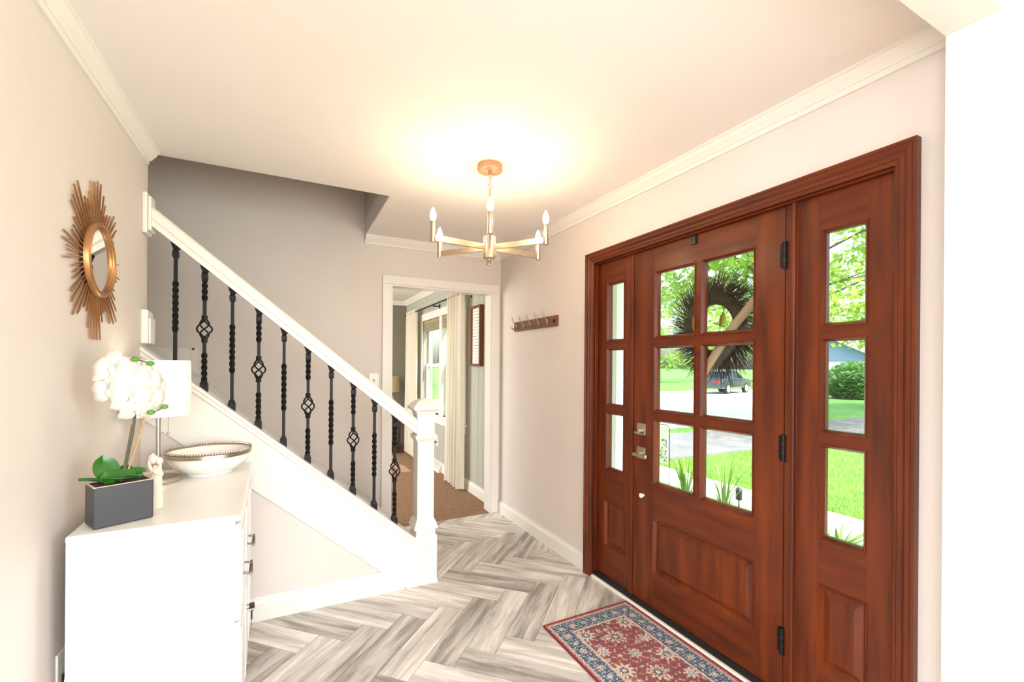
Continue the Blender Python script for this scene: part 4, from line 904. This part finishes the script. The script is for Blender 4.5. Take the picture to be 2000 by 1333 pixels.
# parked car
CX, CY = 25.6, 19.6; CA = math.atan2(3.0, 5.6)-.25
car = thing('car', (CX, CY, GZ+.005), 'dark grey sedan parked across the street', 'car', rotz=CA)
prof = [(-2.2, .35), (-2.2, .75), (-2.05, .92), (-1.5, .98), (-.95, 1.38), (-.3, 1.46), (.45, 1.42), (1.05, 1.0), (1.9, .88), (2.2, .68), (2.22, .35)]
body = MB()
body.rings([[(x, yy, z if z < 1.0 else 1.0-.02) for x, z in prof] for yy in (-.86, .86)]).build('body', 'car_paint', car, local=True, bevel=.05)
MB().rings([[(-1.45, s_*.80, .97), (-.92, s_*.66, 1.36), (-.3, s_*.64, 1.44), (.45, s_*.66, 1.40), (1.05, s_*.80, .97)] for s_ in (-1, 1)]).build('cabin_glass', 'car_glass', car, local=True)
MB().rings([[(-.95, s_*.66, 1.37), (-.3, s_*.64, 1.455), (.47, s_*.66, 1.41), (.40, s_*.64, 1.43), (-.3, s_*.62, 1.475), (-.90, s_*.64, 1.39)] for s_ in (-1, 1)]).build('roof', 'car_paint', car, local=True)
for x in (-1.35, 1.38):
    for s_ in (-1, 1):
        wv = MB().rings([[(x+r*math.cos(2*PI*i/20), s_*yy, .33+r*math.sin(2*PI*i/20)) for i in range(20)] for r, yy in ((.33, .68), (.33, .88))]).build('wheel', 'tyre', car, local=True)
        MB().rings([[(x+r*math.cos(2*PI*i/20), s_*yy, .33+r*math.sin(2*PI*i/20)) for i in range(20)] for r, yy in ((.23, .87), (.21, .895))]).build('rim', 'alloy', wv, local=True)
for s_ in (-1, 1): MB().box(-2.23, s_*.55-.16, .70, -2.17, s_*.55+.16, .84).build('tail_light', 'tail_red', car, local=True)
# plants by the walk
def blades(x, y, n, h, spread, seed, label, lean=.6, w=.012):
    t_ = thing('lily_plant', (x, y, GZ), label, 'plant', 'plants beside the walk'); r_ = random.Random(seed)
    for k in range(n):
        a = r_.uniform(0, 2*PI); L_ = h*r_.uniform(.6, 1.1); ln = lean*r_.uniform(.4, 1.2); vs = []
        for i in range(7):
            t = i/6; d = spread*ln*t*t+.02; z = L_*(t-.38*ln*t*t*t); ww = w*(1-t)**.7+.001
            c_ = Vector((x+d*math.cos(a), y+d*math.sin(a), GZ-.02+z)); p_ = Vector((-math.sin(a), math.cos(a), 0))*ww
            vs += [c_-p_, c_+p_, c_+Vector((0, 0, -.003))]
        fs = []
        for i in range(6):
            for j in range(3): q = i*3; fs.append((q+j, q+(j+1) % 3, q+3+(j+1) % 3, q+3+j))
        MB().add(vs, fs).build('blade', 'blade', t_, smooth=True)
blades(4.25, 3.75, 40, .75, .55, 1, 'arching lily clump in the lower latch-side door pane')
blades(4.20, 3.20, 26, .85, .45, 2, 'tall thin-bladed lily in the lower hinge-side door pane')
blades(4.42, 2.62, 16, .30, .28, 3, 'low lily at the bottom corner of the door glass')
blades(4.30, 2.15, 30, .40, .50, 4, 'broad leafy plant at the foot of the hinge-side sidelight', .7, .024)
fg2 = thing('garden_flag', (4.55, 4.42, GZ), 'small white garden flag on a hooked stand by the walk', 'garden flag')
MB().tube([(4.55, 4.30, GZ-.02), (4.55, 4.30, .56), (4.55, 4.34, .60), (4.55, 4.62, .60)], .006, 6).build('stand', 'iron', fg2)
MB().box(4.547, 4.33, .08, 4.553, 4.60, .58).build('flag', 'siding_white', fg2)
rnd = random.Random(5); mb = MB()
for k in range(60): a, b = rnd.uniform(4.34, 4.58), rnd.uniform(.09, .40); mb.box(4.5445, a, b, 4.5468, a+.012, b+.02)
mb.build('flag_print', 'ink', fg2)
sl_ = thing('path_light', (4.62, 3.33, GZ), 'small black path light among the lilies', 'lantern')
MB().lathe([(0, -.02), (.008, -.02), (.008, .16), (.035, .17), (.035, .27), (.045, .28), (.012, .31), (0, .31)], 12, (4.62, 3.33, GZ)).build('lantern', 'plastic_black', sl_)
